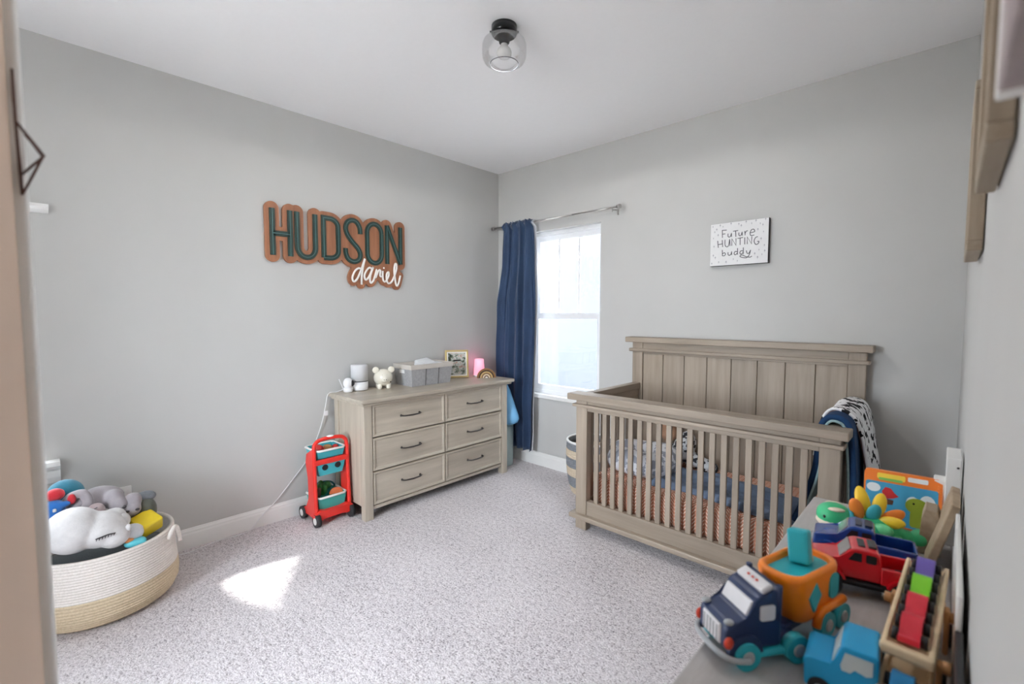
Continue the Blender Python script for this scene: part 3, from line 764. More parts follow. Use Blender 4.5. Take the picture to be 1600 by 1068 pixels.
def canvas():
    m, nt, bs, tc = nodes('mauve_canvas')
    a = noise(nt, tc.outputs['Object'], 6, 4); 
    nt.links.new(ramp(nt, a, [(0.3, lin((138, 128, 130))), (0.55, lin((172, 160, 160))), (0.8, lin((205, 202, 206)))]), bs.inputs['Base Color'])
    bs.inputs['Roughness'].default_value = 0.9
    bump(nt, bs, noise(nt, tc.outputs['Object'], 300), 0.2, 0.001); MATS['mauve_canvas'] = m
canvas()
cv = thing('canvas_print', 'mauve grey canvas hanging highest and nearest on the right wall', 'canvas', (WR, -2.8, 1.56))
obj('painted_front', MB().box(3.2745, WR - 0.003, -3.05, -2.66, 1.585, 2.25, 0.002), 'mauve_canvas', cv, world=True)
obj('canvas_edge', MB().box(3.2735, WR - 0.002, -2.662, -2.642, 1.583, 2.252, 0.002), 'trim_white', cv, world=True)
# ------------------------------------------------------------------ on the dresser (top at z = 0.830)
ZT = 0.8302
mat('plastic_white', (236, 236, 238), 0.35, var=0.01)
mat('plastic_black', (24, 24, 28), 0.3)
mat('speaker_mesh', (214, 215, 218), 0.7, var=0.02, bmp=0.25, bscale=500)
mat('ceramic', (233, 228, 214), 0.12, var=0.02, coat=0.6)
mat('ceramic_spot', (70, 66, 62), 0.2)
mat('fabric_grey', (166, 166, 168), 0.9, var=0.12, vscale=60, bmp=0.4, bscale=120)
mat('liner_cream', (206, 200, 192), 0.9, var=0.04, bmp=0.2, bscale=150)
mat('seam_dark', (88, 86, 84), 0.9)
mat('gold', (206, 184, 128), 0.35, 0.55, var=0.04)
mc = thing('monitor_camera', 'small round white camera with black lens at the dresser corner', 'camera', (0.105, -1.640, ZT))
obj('base', MB().lathe([(0, 0), (0.026, 0), (0.032, 0.006), (0.034, 0.022), (0.031, 0.034), (0, 0.034)], 28, TR(0.105, -1.640, ZT)), 'plastic_white', mc, world=True)
obj('head', MB().ell((0.105, -1.640, ZT + 0.064), (0.034, 0.034, 0.040), 24, 16), 'plastic_white', mc, world=True)
obj('lens', MB().ell((0.126, -1.619, ZT + 0.064), (0.017, 0.017, 0.022), 18, 12), 'plastic_black', mc, world=True)
obj('antenna', MB().cyl((0.085, -1.662, ZT + 0.010), (0.070, -1.690, ZT + 0.095), 0.004, 0.003, 8), 'plastic_white', mc, world=True)
sp = thing('sound_machine', 'white cylindrical machine with black ring beside the piggy bank', 'sound machine', (0.082, -1.538, ZT))
obj('base', MB().lathe([(0, 0.004), (0.058, 0.004), (0.061, 0.010), (0.061, 0.066), (0, 0.066)], 40, TR(0.082, -1.538, ZT)), 'plastic_white', sp, world=True)
obj('foot', MB().lathe([(0, 0), (0.045, 0), (0.045, 0.005), (0, 0.005)], 32, TR(0.082, -1.538, ZT)), 'plastic_black', sp, world=True)
obj('ring', MB().lathe([(0, 0.066), (0.0605, 0.066), (0.0605, 0.072), (0, 0.072)], 40, TR(0.082, -1.538, ZT)), 'plastic_black', sp, world=True)
obj('grille', MB().lathe([(0, 0.072), (0.061, 0.072), (0.061, 0.182), (0.058, 0.189), (0.050, 0.192), (0, 0.190)], 40, TR(0.082, -1.538, ZT)), 'speaker_mesh', sp, world=True)
# piggy bank facing the room
PZ = R(-62)
pg = thing('piggy_bank', 'cream ceramic piggy bank with round ears', 'piggy bank', (0.125, -1.366, ZT), PZ + R(40))
bd = MB().ell((0, 0, 0.082), (0.080, 0.072, 0.066), 28, 18).ell((0.072, 0, 0.072), (0.020, 0.026, 0.020), 18, 10)
soft(obj('body', bd, 'ceramic', pg), 0.004, 10)
for s_ in (-1, 1):
    e_ = MB().lathe([(0, 0.010), (0.018, 0.010), (0.025, 0.004), (0.026, -0.004), (0.018, -0.010), (0, -0.010)], 20, TR(0.022, s_ * 0.057, 0.142, 0, R(90), 0))
    obj('ear', e_, 'ceramic', pg)
    obj('eye', MB().ell((0.066, s_ * 0.016, 0.108), (0.004, 0.0035, 0.0045), 10, 8), 'ceramic_spot', pg)
    obj('nostril', MB().ell((0.091, s_ * 0.008, 0.074), (0.002, 0.003, 0.004), 8, 6), 'ceramic_spot', pg)
    for xx in (-0.034, 0.036): obj('leg', MB().lathe([(0, 0), (0.014, 0), (0.017, 0.005), (0.018, 0.035), (0, 0.035)], 16, TR(xx, s_ * 0.032, 0)), 'ceramic', pg)
obj('tail', MB().tube([(-0.078, 0, 0.09), (-0.09, 0.004, 0.1), (-0.094, -0.004, 0.108), (-0.09, -0.01, 0.102)], 0.004, 8), 'ceramic', pg)
for a in ((0.050, 0.045, 0.052), (0.020, 0.060, 0.128)): obj('spot', MB().ell(a, (0.006, 0.006, 0.006), 10, 8), 'ceramic_spot', pg)
# woven bin with a liner
bx0, bx1, by0, by1, bh = 0.018, 0.262, -1.205, -0.800, 0.163
fb = thing('storage_bin', 'grey fabric storage bin with cream liner cuff on the dresser', 'storage bin', ((bx0 + bx1) / 2, (by0 + by1) / 2, ZT))
def tray(x0, x1, y0, y1, z0, z1, fl, t=0.006):
    """open-top box, flared by fl towards the rim"""
    A = [(x0, y0), (x1, y0), (x1, y1), (x0, y1)]; sx = (1, -1, -1, 1); sy = (1, 1, -1, -1); vs = []
    vs += [(x + a * fl, y + b * fl, z0) for (x, y), a, b in zip(A, sx, sy)]
    vs += [(x, y, z1) for x, y in A]
    vs += [(x + a * t, y + b * t, z1) for (x, y), a, b in zip(A, sx, sy)]
    vs += [(x + a * (fl + t), y + b * (fl + t), z0 + t) for (x, y), a, b in zip(A, sx, sy)]
    fs = [(3, 2, 1, 0), (12, 13, 14, 15)]
    for r in range(3):
        for k in range(4): fs.append((r * 4 + k, r * 4 + (k + 1) % 4, r * 4 + 4 + (k + 1) % 4, r * 4 + 4 + k))
    return MB().add(vs, fs)
obj('body', tray(bx0, bx1, by0, by1, ZT, ZT + bh, 0.016), 'fabric_grey', fb, world=True)
obj('liner_cuff', tray(bx0 - 0.006, bx1 + 0.006, by0 - 0.006, by1 + 0.006, ZT + bh - 0.030, ZT + bh + 0.006, 0.004, 0.014), 'liner_cream', fb, world=True)
for i in (1, 2):
    yy = by0 + 0.016 + (by1 - by0 - 0.032) * i / 3
    obj('seam', MB().add([(bx1 - 0.0165, yy - 0.0018, ZT + 0.001), (bx1 - 0.0165, yy + 0.0018, ZT + 0.001), (bx1 - 0.0015, yy + 0.0018, ZT + bh - 0.02), (bx1 - 0.0015, yy - 0.0018, ZT + bh - 0.02), (bx1 - 0.013, yy - 0.0018, ZT + 0.001), (bx1 - 0.013, yy + 0.0018, ZT + 0.001), (bx1 + 0.002, yy + 0.0018, ZT + bh - 0.02), (bx1 + 0.002, yy - 0.0018, ZT + bh - 0.02)], [(0, 1, 2, 3), (4, 5, 6, 7), (0, 4, 7, 3), (1, 5, 6, 2), (0, 1, 5, 4), (3, 2, 6, 7)]), 'seam_dark', fb, world=True)
obj('label_holder', MB().box(0.10, 0.165, by0 + 0.000, by0 + 0.004, ZT + 0.100, ZT + 0.128, 0.001), 'trim_white', fb, world=True)
mat('diaper_white', (230, 232, 234), 0.85, var=0.04, bmp=0.2, bscale=60)
def packet(lbl, c, size, rot):
    M = TR(*c, *rot); o = obj('folded_diaper', MB().box(-size[0] / 2, size[0] / 2, -size[1] / 2, size[1] / 2, -size[2] / 2, size[2] / 2, min(size) * 0.32, 4, M=M, smooth=True), 'diaper_white')
    return tag(o, lbl, 'diaper', 'diapers in the grey bin')
packet('taller white folded diaper standing in the grey bin, left of the other', (0.13, -0.985, ZT + 0.163), (0.12, 0.13, 0.045), (R(8), R(14), 0))
packet('white folded diaper lying in the grey bin toward the photo frame', (0.13, -0.885, ZT + 0.152), (0.12, 0.13, 0.040), (R(-10), R(5), 0))
packet('small rolled white diaper at the left inside the grey bin', (0.15, -1.05, ZT + 0.150), (0.10, 0.045, 0.045), (0, 0, 0))
# photo frame, standing turned towards the room
pf = thing('photo_frame', 'gold photo frame with a small painted scene on the dresser', 'photo frame', (0.105, -0.620, ZT), R(57))
FT = TR(0, 0, 0.002, R(-10), 0, 0)   # local x runs along the frame, it leans back
fw_, fh_, b_ = 0.205, 0.245, 0.016
for n_, x0_, x1_, z0_, z1_ in (('bottom_side', -fw_ / 2, fw_ / 2, 0, b_), ('top_side', -fw_ / 2, fw_ / 2, fh_ - b_, fh_), ('left_side', -fw_ / 2, -fw_ / 2 + b_, b_, fh_ - b_), ('right_side', fw_ / 2 - b_, fw_ / 2, b_, fh_ - b_)):
    obj(n_, MB().box(x0_, x1_, -0.008, 0.008, z0_, z1_, 0.003, 2, M=FT), 'gold', pf)
def picture(name, stops, scale):
    m, nt, bs, tc = nodes(name)
    a = noise(nt, tc.outputs['Object'], scale, 3, 0.6); nt.links.new(ramp(nt, a, stops), bs.inputs['Base Color'])
    bs.inputs['Roughness'].default_value = 0.25; MATS[name] = m
picture('painted_scene', [(0.34, lin((58, 66, 54))), (0.44, lin((140, 146, 132))), (0.52, lin((206, 210, 206))), (0.60, lin((184, 150, 130))), (0.68, lin((96, 110, 128)))], 26)
obj('mat_board', MB().box(-fw_ / 2 + b_, fw_ / 2 - b_, -0.002, 0.004, b_, fh_ - b_, M=FT), 'script_white', pf)
obj('picture', MB().box(-fw_ / 2 + b_ + 0.010, fw_ / 2 - b_ - 0.010, -0.0032, -0.001, b_ + 0.010, fh_ - b_ - 0.010, M=FT), 'painted_scene', pf)
obj('stand', MB().box(-0.03, 0.03, 0.008, 0.011, 0.0, 0.16, M=TR(0, 0.055, 0.003, R(16), 0, 0)), 'plastic_black', pf)
# pink night lamp (lit) and wooden rainbow
m, nt, bs, tc = nodes('pink_shade'); bs.inputs['Base Color'].default_value = lin((244, 176, 190)); bs.inputs['Roughness'].default_value = 0.5
bs.inputs['Emission Color'].default_value = lin((255, 150, 178)); bs.inputs['Emission Strength'].default_value = 0.55
nz_ = noise(nt, tc.outputs['Object'], 20); nt.links.new(mixc(nt, nz_, lin((240, 168, 184)), lin((248, 186, 198))), bs.inputs['Base Color']); MATS['pink_shade'] = m
nl = thing('night_lamp', 'small glowing pink night lamp behind the wooden rainbow', 'night lamp', (0.150, -0.400, ZT))
obj('shade', MB().lathe([(0, 0.012), (0.052, 0.012), (0.041, 0.150), (0.036, 0.156), (0, 0.157)], 32, TR(0.150, -0.400, ZT)), 'pink_shade', nl, world=True)
obj('base', MB().lathe([(0, 0), (0.050, 0), (0.053, 0.004), (0.053, 0.012), (0, 0.012)], 32, TR(0.150, -0.400, ZT)), 'plastic_white', nl, world=True)
pl_ = bpy.data.lights.new('night_bulb', 'POINT'); pl_.energy = 0.15; pl_.color = (1.0, 0.30, 0.50); pl_.shadow_soft_size = 0.04
po = bpy.data.objects.new('night_bulb', pl_); COL.objects.link(po); po.location = (0.085, -0.33, ZT + 0.12)
rbw = thing('rainbow_blocks', 'small wooden rainbow of nested brown and tan arches', 'wooden rainbow', (0.275, -0.430, ZT), R(56))
for i, (ro, ri, c) in enumerate(((0.082, 0.070, (150, 108, 66)), (0.069, 0.057, (74, 52, 40)), (0.056, 0.045, (206, 176, 120)), (0.044, 0.034, (128, 96, 62)), (0.033, 0.022, (228, 214, 190)), (0.021, 0.0, (96, 74, 58)))):
    mat('arch_%d' % i, c, 0.5, var=0.1)
    p = arc(0, 0, ro, ro, 0, 180, 24) + (arc(0, 0, ri, ri, 180, 0, 24) if ri > 0 else [])
    obj('arch', MB().prism(p, -0.014, 0.014, M=Matrix(((1, 0, 0, 0), (0, 0, -1, 0), (0, 1, 0, 0), (0, 0, 0, 1)))), 'arch_%d' % i, rbw)
obj('arch_core', MB().prism(arc(0, 0, 0.012, 0.012, 0, 180, 12), -0.0165, -0.013, M=Matrix(((1, 0, 0, 0), (0, 0, 1, 0), (0, 1, 0, 0), (0, 0, 0, 1)))), 'script_white', rbw)
# white cord from the camera down the wall to the outlet
cd = thing('power_cord', 'thin white power cord running from the camera down to the skirting', 'cord', (0.02, -2.2, 0))
pts = [(0.080, -1.665, ZT + 0.020), (0.055, -1.700, ZT + 0.004), (0.040, -1.757, ZT - 0.005), (0.030, -1.775, 0.74), (0.020, -1.800, 0.62), (0.012, -1.850, 0.48), (0.012, -1.92, 0.36), (0.012, -2.02, 0.25), (0.018, -2.12, 0.15), (0.022, -2.22, 0.07), (0.030, -2.28, 0.012), (0.050, -2.36, 0.006), (0.035, -2.46, 0.006), (0.060, -2.56, 0.006), (0.075, -2.64, 0.006), (0.050, -2.72, 0.006), (0.040, -2.80, 0.006)]
obj('wire', MB().tube(spline(pts, 6), 0.0028, 6), 'plastic_white', cd, world=True)
obj('cord_tag', MB().box(0.040, 0.043, -1.790, -1.764, 0.672, 0.705), 'plastic_white', cd, world=True)

# ------------------------------------------------------------------ toy market cart by the dresser
mat('cart_red', (222, 44, 34), 0.35, var=0.03, coat=0.2)
mat('cart_teal', (66, 176, 188), 0.4, var=0.03)
mat('cart_teal2', (70, 168, 160), 0.4, var=0.03)
mat('cart_white', (238, 238, 236), 0.4)
mat('tyre', (44, 44, 46), 0.7); mat('hub', (214, 214, 210), 0.4)
ct = thing('toy_cart', 'red plastic toy market cart with two teal baskets beside the dresser', 'toy cart', (0.19, -1.850, 0))
def cpart(n_, mb, m_, p=None): return obj(n_, mb, m_, p or ct, world=True)
yl, yr = -1.965, -1.735
# front frame: two posts joined by an arched handle, leaning slightly back
fr_path = [(0.275, yl, 0.060), (0.262, yl, 0.30), (0.255, yl + 0.002, 0.50), (0.252, yl + 0.014, 0.542), (0.250, yl + 0.045, 0.560), (0.250, (yl + yr) / 2, 0.566), (0.250, yr - 0.045, 0.560), (0.252, yr - 0.014, 0.542), (0.255, yr - 0.002, 0.50), (0.262, yr, 0.30), (0.275, yr, 0.060)]
cpart('frame', MB().tube(spline(fr_path, 4), 0.013, 12), 'cart_red')
cpart('handle_clip', MB().ell((0.252, -1.850, 0.577), (0.012, 0.026, 0.008), 14, 8), 'cart_white')
for yy in (yl, yr):
    # swept side panel running back from each post
    p = [(0.262, 0.060), (0.255, 0.50), (0.225, 0.50), (0.150, 0.46), (0.135, 0.40), (0.170, 0.30), (0.175, 0.16), (0.130, 0.090), (0.06, 0.075), (0.06, 0.045), (0.27, 0.040)]
    cpart('side_panel', MB().prism(p, -yy - 0.006, -yy + 0.006, M=Matrix(((1, 0, 0, 0), (0, 0, -1, 0), (0, 1, 0, 0), (0, 0, 0, 1))), bev=0.003, seg=1), 'cart_red')
cpart('crossbar', MB().box(0.245, 0.275, yl, yr, 0.398, 0.432, 0.008, 2), 'cart_red')
p = [(yl - 0.02, 0.045), (yl + 0.03, 0.035), (-1.90, 0.052), (-1.80, 0.052), (yr - 0.03, 0.035), (yr + 0.02, 0.045), (yr + 0.018, 0.085), (yr - 0.02, 0.105), (-1.80, 0.090), (-1.90, 0.090), (yl + 0.02, 0.105), (yl - 0.018, 0.085)]
cpart('front_base', MB().prism(p, 0.255, 0.300, M=ML, bev=0.006), 'cart_red')
cpart('floor_plate', MB().box(0.07, 0.27, yl + 0.01, yr - 0.01, 0.062, 0.078, 0.004), 'cart_red')
def basket(zb, zt, m_, x0_, x1_, inset=0.012):
    b = cpart('basket', tray(x0_, x1_, yl + 0.018, yr - 0.018, zb, zt, inset, 0.005), m_)
    ring = [(x0_ - 0.004, yl + 0.014), (x1_ + 0.006, yl + 0.014), (x1_ + 0.006, yr - 0.014), (x0_ - 0.004, yr - 0.014)]
    pr = []
    for k in range(4):
        a, c = Vector(ring[k]), Vector(ring[(k + 1) % 4]); 
        pr += [a.lerp(c, 0.1), a.lerp(c, 0.5), a.lerp(c, 0.9)]
    obj('rim', MB().tube([(q.x, q.y, zt) for q in pr], 0.0075, 8, closed=True), 'cart_white', b, world=True)
    if zb > 0.3: return b
    hp = [(x0_ + 0.02, (yl + 0.018), zt), (x0_ + 0.02, yl + 0.05, zt + 0.035), (x0_ + 0.02, -1.85, zt + 0.048), (x0_ + 0.02, yr - 0.05, zt + 0.035), (x0_ + 0.02, yr - 0.018, zt)]
    obj('carry_handle', MB().tube(spline(hp, 4), 0.006, 8), 'teal_dark', b, world=True)
    return b
mat('teal_dark', (38, 120, 132), 0.4)
basket(0.435, 0.490, 'cart_teal', 0.08, 0.262)
lowb = cpart('under_bin', tray(0.10, 0.262, yl + 0.020, yr - 0.020, 0.318, 0.396, 0.014, 0.005), 'cart_teal')
for yy in (-1.893, -1.805):
    obj('finger_hole', MB().cyl((0.250, yy, 0.374), (0.262, yy, 0.374), 0.020, n=20), 'plastic_black', lowb, world=True)
basket(0.085, 0.175, 'cart_teal2', 0.08, 0.268)
for yy in (yl - 0.004, yr + 0.002):
    for xx in (0.290, 0.080):
        w_ = cpart('wheel', MB().cyl((xx, yy - 0.014, 0.042), (xx, yy + 0.014, 0.042), 0.042, n=24), 'tyre')
        s_ = -1 if yy < -1.85 else 1
        obj('hub_cap', MB().cyl((xx, yy + s_ * 0.010, 0.042), (xx, yy + s_ * 0.0165, 0.042), 0.026, 0.022, 20), 'hub', w_, world=True)
# toy food in the baskets
mat('food_red', (196, 44, 40), 0.4); mat('food_tan', (178, 132, 84), 0.6, var=0.15); mat('food_green', (44, 128, 56), 0.5, var=0.15); mat('food_orange', (238, 130, 84), 0.45); mat('food_dark', (84, 62, 50), 0.6, var=0.2)
def food(name, lbl, mb, m_): return tag(obj(name, mb, m_), lbl, 'toy food', 'play food in the cart')
food('toy_pepper', 'red toy pepper in the upper cart basket', MB().ell((0.165, -1.895, 0.480), (0.045, 0.035, 0.028), 16, 10, rot=Euler((0, 0.3, 0.6))), 'food_red')
food('toy_bread', 'tan toy bread roll in the upper cart basket', MB().ell((0.175, -1.835, 0.474), (0.04, 0.03, 0.026), 16, 10, pw=0.85), 'food_tan')
food('toy_radish', 'small red toy radish at the right of the upper basket', MB().ell((0.185, -1.785, 0.472), (0.026, 0.024, 0.024), 14, 10), 'food_red')
lf = MB()
for i in range(6):
    t = i * 1.05; lf.ell((0.150 + 0.028 * math.cos(t), -1.865 + 0.030 * math.sin(t), 0.205 + 0.012 * (i % 2)), (0.026, 0.018, 0.030), 12, 8, rot=Euler((0.4 * math.sin(t), 0.4 * math.cos(t), t)))
lf.ell((0.150, -1.865, 0.175), (0.03, 0.03, 0.03), 12, 8)
soft(food('toy_lettuce', 'leafy green toy lettuce in the lower cart basket', lf, 'food_green'), 0.005, 3)
hp = [arc(0, 0, 0.040, 0.040, 0, 180, 16)]
food('toy_carrot', 'orange half-round toy slice in the lower cart basket', MB().prism(arc(0, 0, 0.045, 0.040, 0, 180, 16), -0.010, 0.010, M=TR(0.215, -1.800, 0.162, R(90), 0, R(80)), bev=0.003), 'food_orange')
food('toy_sausage', 'dark brown toy sausage leaning in the lower basket corner', MB().tube([(0.20, -1.925, 0.13), (0.205, -1.920, 0.18), (0.215, -1.915, 0.225)], [0.013, 0.016, 0.011], 12), 'food_dark')

# ------------------------------------------------------------------ cone-topped bin between dresser and curtain
mat('pale_aqua', (176, 196, 196), 0.5, var=0.03); mat('sky_blue', (122, 186, 232), 0.55, var=0.03)
cb = thing('cone_topped_bin', 'pale grey-green cylinder with light blue cone between dresser and curtain', 'bin', (0.245, -0.215, 0))
obj('cylinder', MB().lathe([(0, 0), (0.106, 0), (0.112, 0.008), (0.115, 0.36), (0.108, 0.378), (0, 0.380)], 40, TR(0.245, -0.215, 0)), 'pale_aqua', cb, world=True)
obj('cone', MB().lathe([(0, 0.395), (0.17, 0.400), (0.205, 0.418), (0.222, 0.450), (0.215, 0.480), (0.120, 0.70), (0.06, 0.79), (0, 0.80)], 40, TR(0.245, -0.228, 0) @ Matrix.Diagonal((1.0, 0.45, 1, 1))), 'sky_blue', cb, world=True)
obj('neck', MB().lathe([(0, 0.375), (0.06, 0.375), (0.06, 0.40), (0, 0.40)], 24, TR(0.245, -0.235, 0)), 'pale_aqua', cb, world=True)

# ------------------------------------------------------------------ striped hamper behind the crib
mat('hamper_grey', (128, 132, 138), 0.9, var=0.12, vscale=60); mat('hamper_tan', (206, 190, 168), 0.9, var=0.08, vscale=60); mat('hamper_white', (232, 232, 230), 0.8)
hm = thing('hamper', 'round woven hamper striped grey and tan behind the crib leg', 'hamper', (1.235, -0.215, 0))
def rope(r0, z0, r1, z1, n_):
    out = []
    for i in range(n_):
        for k in range(4):
            t = (i + k / 4) / n_; out.append((r0 + (r1 - r0) * t + 0.0035 * math.sin(math.pi * k / 4), z0 + (z1 - z0) * t))
    out.append((r1, z1)); return out
bands = [(0.145, 0.0, 0.165, 0.06, 'hamper_tan'), (0.165, 0.06, 0.180, 0.145, 'hamper_grey'), (0.180, 0.145, 0.187, 0.215, 'hamper_tan'), (0.187, 0.215, 0.190, 0.290, 'hamper_grey'), (0.190, 0.290, 0.188, 0.350, 'hamper_tan'), (0.188, 0.350, 0.184, 0.405, 'hamper_grey')]
for r0, a, r1, b, m_ in bands:
    pr = rope(r0, a, r1, b, max(3, int((b - a) / 0.014)))
    pr = pr + [(r1 - 0.008, b), (r0 - 0.008, a)]
    obj('band', MB().lathe(pr, 40, TR(1.235, -0.215, 0), close=True), m_, hm, world=True)
obj('bottom', MB().lathe([(0, 0.002), (0.14, 0.002), (0.14, 0.012), (0, 0.012)], 32, TR(1.235, -0.215, 0)), 'hamper_tan', hm, world=True)
obj('rim', MB().tube([(1.235 + 0.182 * math.cos(t * math.pi / 20), -0.215 + 0.182 * math.sin(t * math.pi / 20), 0.410) for t in range(40)], 0.009, 8, closed=True), 'hamper_white', hm, world=True)
# ------------------------------------------------------------------ in the crib
def patterned(name, base, spots, scale, th, stretch=(1, 1, 1), sheen=0.0, det=2):
    m, nt, bs, tc = nodes(name)
    a = noise(nt, tc.outputs['Object'], scale, det, 0.5, stretch); b = noise(nt, tc.outputs['Object'], scale * 0.45, 2)
    f = mth(nt, 'GREATER_THAN', mth(nt, 'ADD', a, mth(nt, 'MULTIPLY', b, 0.25)), th)
    nt.links.new(mixc(nt, f, lin(base), lin(spots)), bs.inputs['Base Color']); bs.inputs['Roughness'].default_value = 0.9
    bump(nt, bs, noise(nt, tc.outputs['Object'], 60), 0.25, 0.003); MATS[name] = m
patterned('pillow_print', (222, 224, 230), (150, 154, 166), 22, 0.66)
patterned('mono_print', (214, 218, 222), (48, 52, 60), 34, 0.64, det=3)
patterned('leaf_print', (246, 246, 247), (26, 26, 32), 30, 0.685, (1, 1, 0.8), det=2)
mat('plush_tan', (176, 138, 112), 0.95, var=0.1, vscale=40, bmp=0.4, bscale=220); mat('plush_dark', (40, 38, 40), 0.9); mat('plush_cream', (224, 214, 204), 0.95, bmp=0.4, bscale=220)
def slate():
    m, nt, bs, tc = nodes('slate_cloth')
    a = noise(nt, tc.outputs['Object'], 7); b = noise(nt, tc.outputs['Object'], 300, 2)
    nt.links.new(ramp(nt, mth(nt, 'ADD', mth(nt, 'MULTIPLY', a, 0.6), mth(nt, 'MULTIPLY', b, 0.4)), [(0.3, lin((84, 100, 124))), (0.7, lin((118, 134, 158)))]), bs.inputs['Base Color'])
    bs.inputs['Roughness'].default_value = 0.9; MATS['slate_cloth'] = m
slate()
np_ = MB(); c0 = Vector((1.80, -0.45))
for i in range(15):
    t = R(-150 + i * 300 / 14); np_.ell((c0.x + 0.155 * math.cos(t + R(20)), c0.y + 0.155 * math.sin(t + R(20)), 0.445 + 0.008 * math.sin(i)), (0.088, 0.088, 0.082), 14, 10)
o = obj('nursing_pillow', np_, 'pillow_print'); soft(o, 0.012, 6); tag(o, 'crescent nursing pillow in white and grey print lying in the crib', 'pillow')
hb_ = MB()
for i in range(9):
    hb_.ell((1.90 + 0.05 * (i % 3) + 0.02 * math.sin(i * 2.1), -0.24 + 0.035 * (i // 3), 0.42 + 0.05 * ((i * 7) % 3)), (0.085, 0.06, 0.055), 12, 8, rot=Euler((0.3 * i, 0.2 * i, i)))
for i in range(4): hb_.ell((2.02 + 0.04 * i, -0.20, 0.43 - 0.012 * i), (0.06, 0.055, 0.045), 12, 8)
o = obj('bundled_blanket', hb_, 'mono_print'); soft(o, 0.010, 3); tag(o, 'crumpled black and white print blanket heaped behind the nursing pillow', 'blanket')
pb = thing('plush_puppy', 'tan plush animal with dark nose propped in the crib corner', 'plush toy', (1.86, -0.19, 0.52), R(-50))
soft(obj('body', MB().ell((0, 0, 0.06), (0.06, 0.06, 0.07), 14, 10).ell((0.01, 0, 0.150), (0.055, 0.05, 0.052), 16, 12).ell((0.052, 0, 0.138), (0.028, 0.026, 0.022), 12, 8), 'plush_tan', pb), 0.007, 4)
for s_ in (-1, 1):
    obj('ear', MB().ell((0.0, s_ * 0.052, 0.150), (0.020, 0.012, 0.038), 12, 8), 'plush_cream', pb)
    obj('eye', MB().ell((0.055, s_ * 0.020, 0.160), (0.006, 0.006, 0.006), 8, 6), 'plush_dark', pb)
obj('nose', MB().ell((0.080, 0, 0.144), (0.010, 0.014, 0.010), 10, 8), 'plush_dark', pb)
# slate sleep sack spread on the mattress
def sack(u, v):
    x = 1.95 + u * 0.80; y = -0.70 + v * 0.40 + 0.03 * math.sin(u * 5)
    if u > 0.93: y += (u - 0.93) * 0.6 * (0.5 - v)
    e = min(u, 1 - u, v, 1 - v)
    fold = 0.020 * abs(n3(u * 3 + 2, v * 7, 1.3)) + 0.022 * max(0, math.sin(v * 9 + u * 4 + 2 * n3(u * 2, v * 2))) ** 2 + 0.012 * n3(u * 9, v * 14)
    return (x, y + 0.015 * n3(u * 5, v * 2, 4), 0.369 + min(1, e * 14) * (0.016 + max(0, fold)))
o = obj('sleep_sack', MB().grid(sack, 80, 44), 'slate_cloth'); q = o.modifiers.new('thickness', 'SOLIDIFY'); q.thickness = 0.004; q.offset = 1
tag(o, 'wrinkled slate blue sleep sack spread over the crib mattress', 'blanket')
# ------------------------------------------------------------------ blankets over the crib side rail
mat('navy_plush', (18, 56, 96), 0.9, var=0.15, vscale=30, bmp=0.4, bscale=150, sheen=0.0)
mat('sherpa_aqua', (150, 178, 182), 0.95, var=0.12, vscale=60, bmp=0.7, bscale=110)
mat('print_back', (120, 92, 86), 0.9, var=0.1)
def drape(prof, y0, y1, amp, nu=16, nv=60, seed=0.0, off=0.0, hang=0.0):
    P = spline(prof, 6)
    def f(u, v):
        k = v * (len(P) - 1); i = min(int(k), len(P) - 2); t = k - i
        x = P[i][0] + (P[i + 1][0] - P[i][0]) * t; z = P[i][1] + (P[i + 1][1] - P[i][1]) * t
        d0 = abs(v - 0.5) * 2
        w = amp * d0 * (math.sin(u * 9 + seed + 1.5 * v) + 0.5 * n3(u * 4 + seed, v * 4))
        dx = Vector((P[i + 1][1] - P[i][1], -(P[i + 1][0] - P[i][0]))); dx = dx.normalized() if dx.length else Vector((1, 0))
        return (x - dx.x * (w + off), y0 + (y1 - y0) * u + 0.012 * n3(v * 5, u, seed), z - dx.y * (w + off) - hang * d0 * u)
    return MB().grid(f, nu, nv)
NP = [(2.735, 0.395), (2.775, 0.50), (2.815, 0.66), (2.828, 0.80), (2.836, 0.880), (2.860, 0.915), (2.895, 0.918), (2.930, 0.890), (2.945, 0.80), (2.955, 0.65), (2.962, 0.42)]
nb = thing('throw_blanket', 'navy plush blanket with aqua sherpa lining over the crib rail', 'blanket', (2.88, -0.62, 0.90))
o = obj('sherpa_lining', drape(NP, -0.720, -0.46, 0.002, off=-0.014), 'sherpa_aqua', nb, world=True); q = o.modifiers.new('t', 'SOLIDIFY'); q.thickness = 0.010; q.offset = 0
o = obj('plush_face', drape(NP, -0.716, -0.45, 0.002, off=0.004), 'navy_plush', nb, world=True); q = o.modifiers.new('t', 'SOLIDIFY'); q.thickness = 0.022; q.offset = 0
LP_ = [(2.800, 0.70), (2.812, 0.80), (2.822, 0.885), (2.850, 0.935), (2.895, 0.938), (2.940, 0.910), (2.968, 0.83), (2.985, 0.74), (3.002, 0.64), (3.010, 0.585)]
wb = thing('muslin_blanket', 'white blanket with black leaf print hanging over the crib rail', 'blanket', (2.88, -0.35, 0.92))
o = obj('printed_cloth', drape(LP_, -0.60, -0.14, 0.014, nu=40, seed=1.2), 'leaf_print', wb, world=True); q = o.modifiers.new('t', 'SOLIDIFY'); q.thickness = 0.012; q.offset = 0
o = obj('cloth_underside', drape(LP_, -0.597, -0.143, 0.014, nu=40, seed=1.2, off=-0.009, hang=-0.01), 'print_back', wb, world=True); q = o.modifiers.new('t', 'SOLIDIFY'); q.thickness = 0.004; q.offset = 0

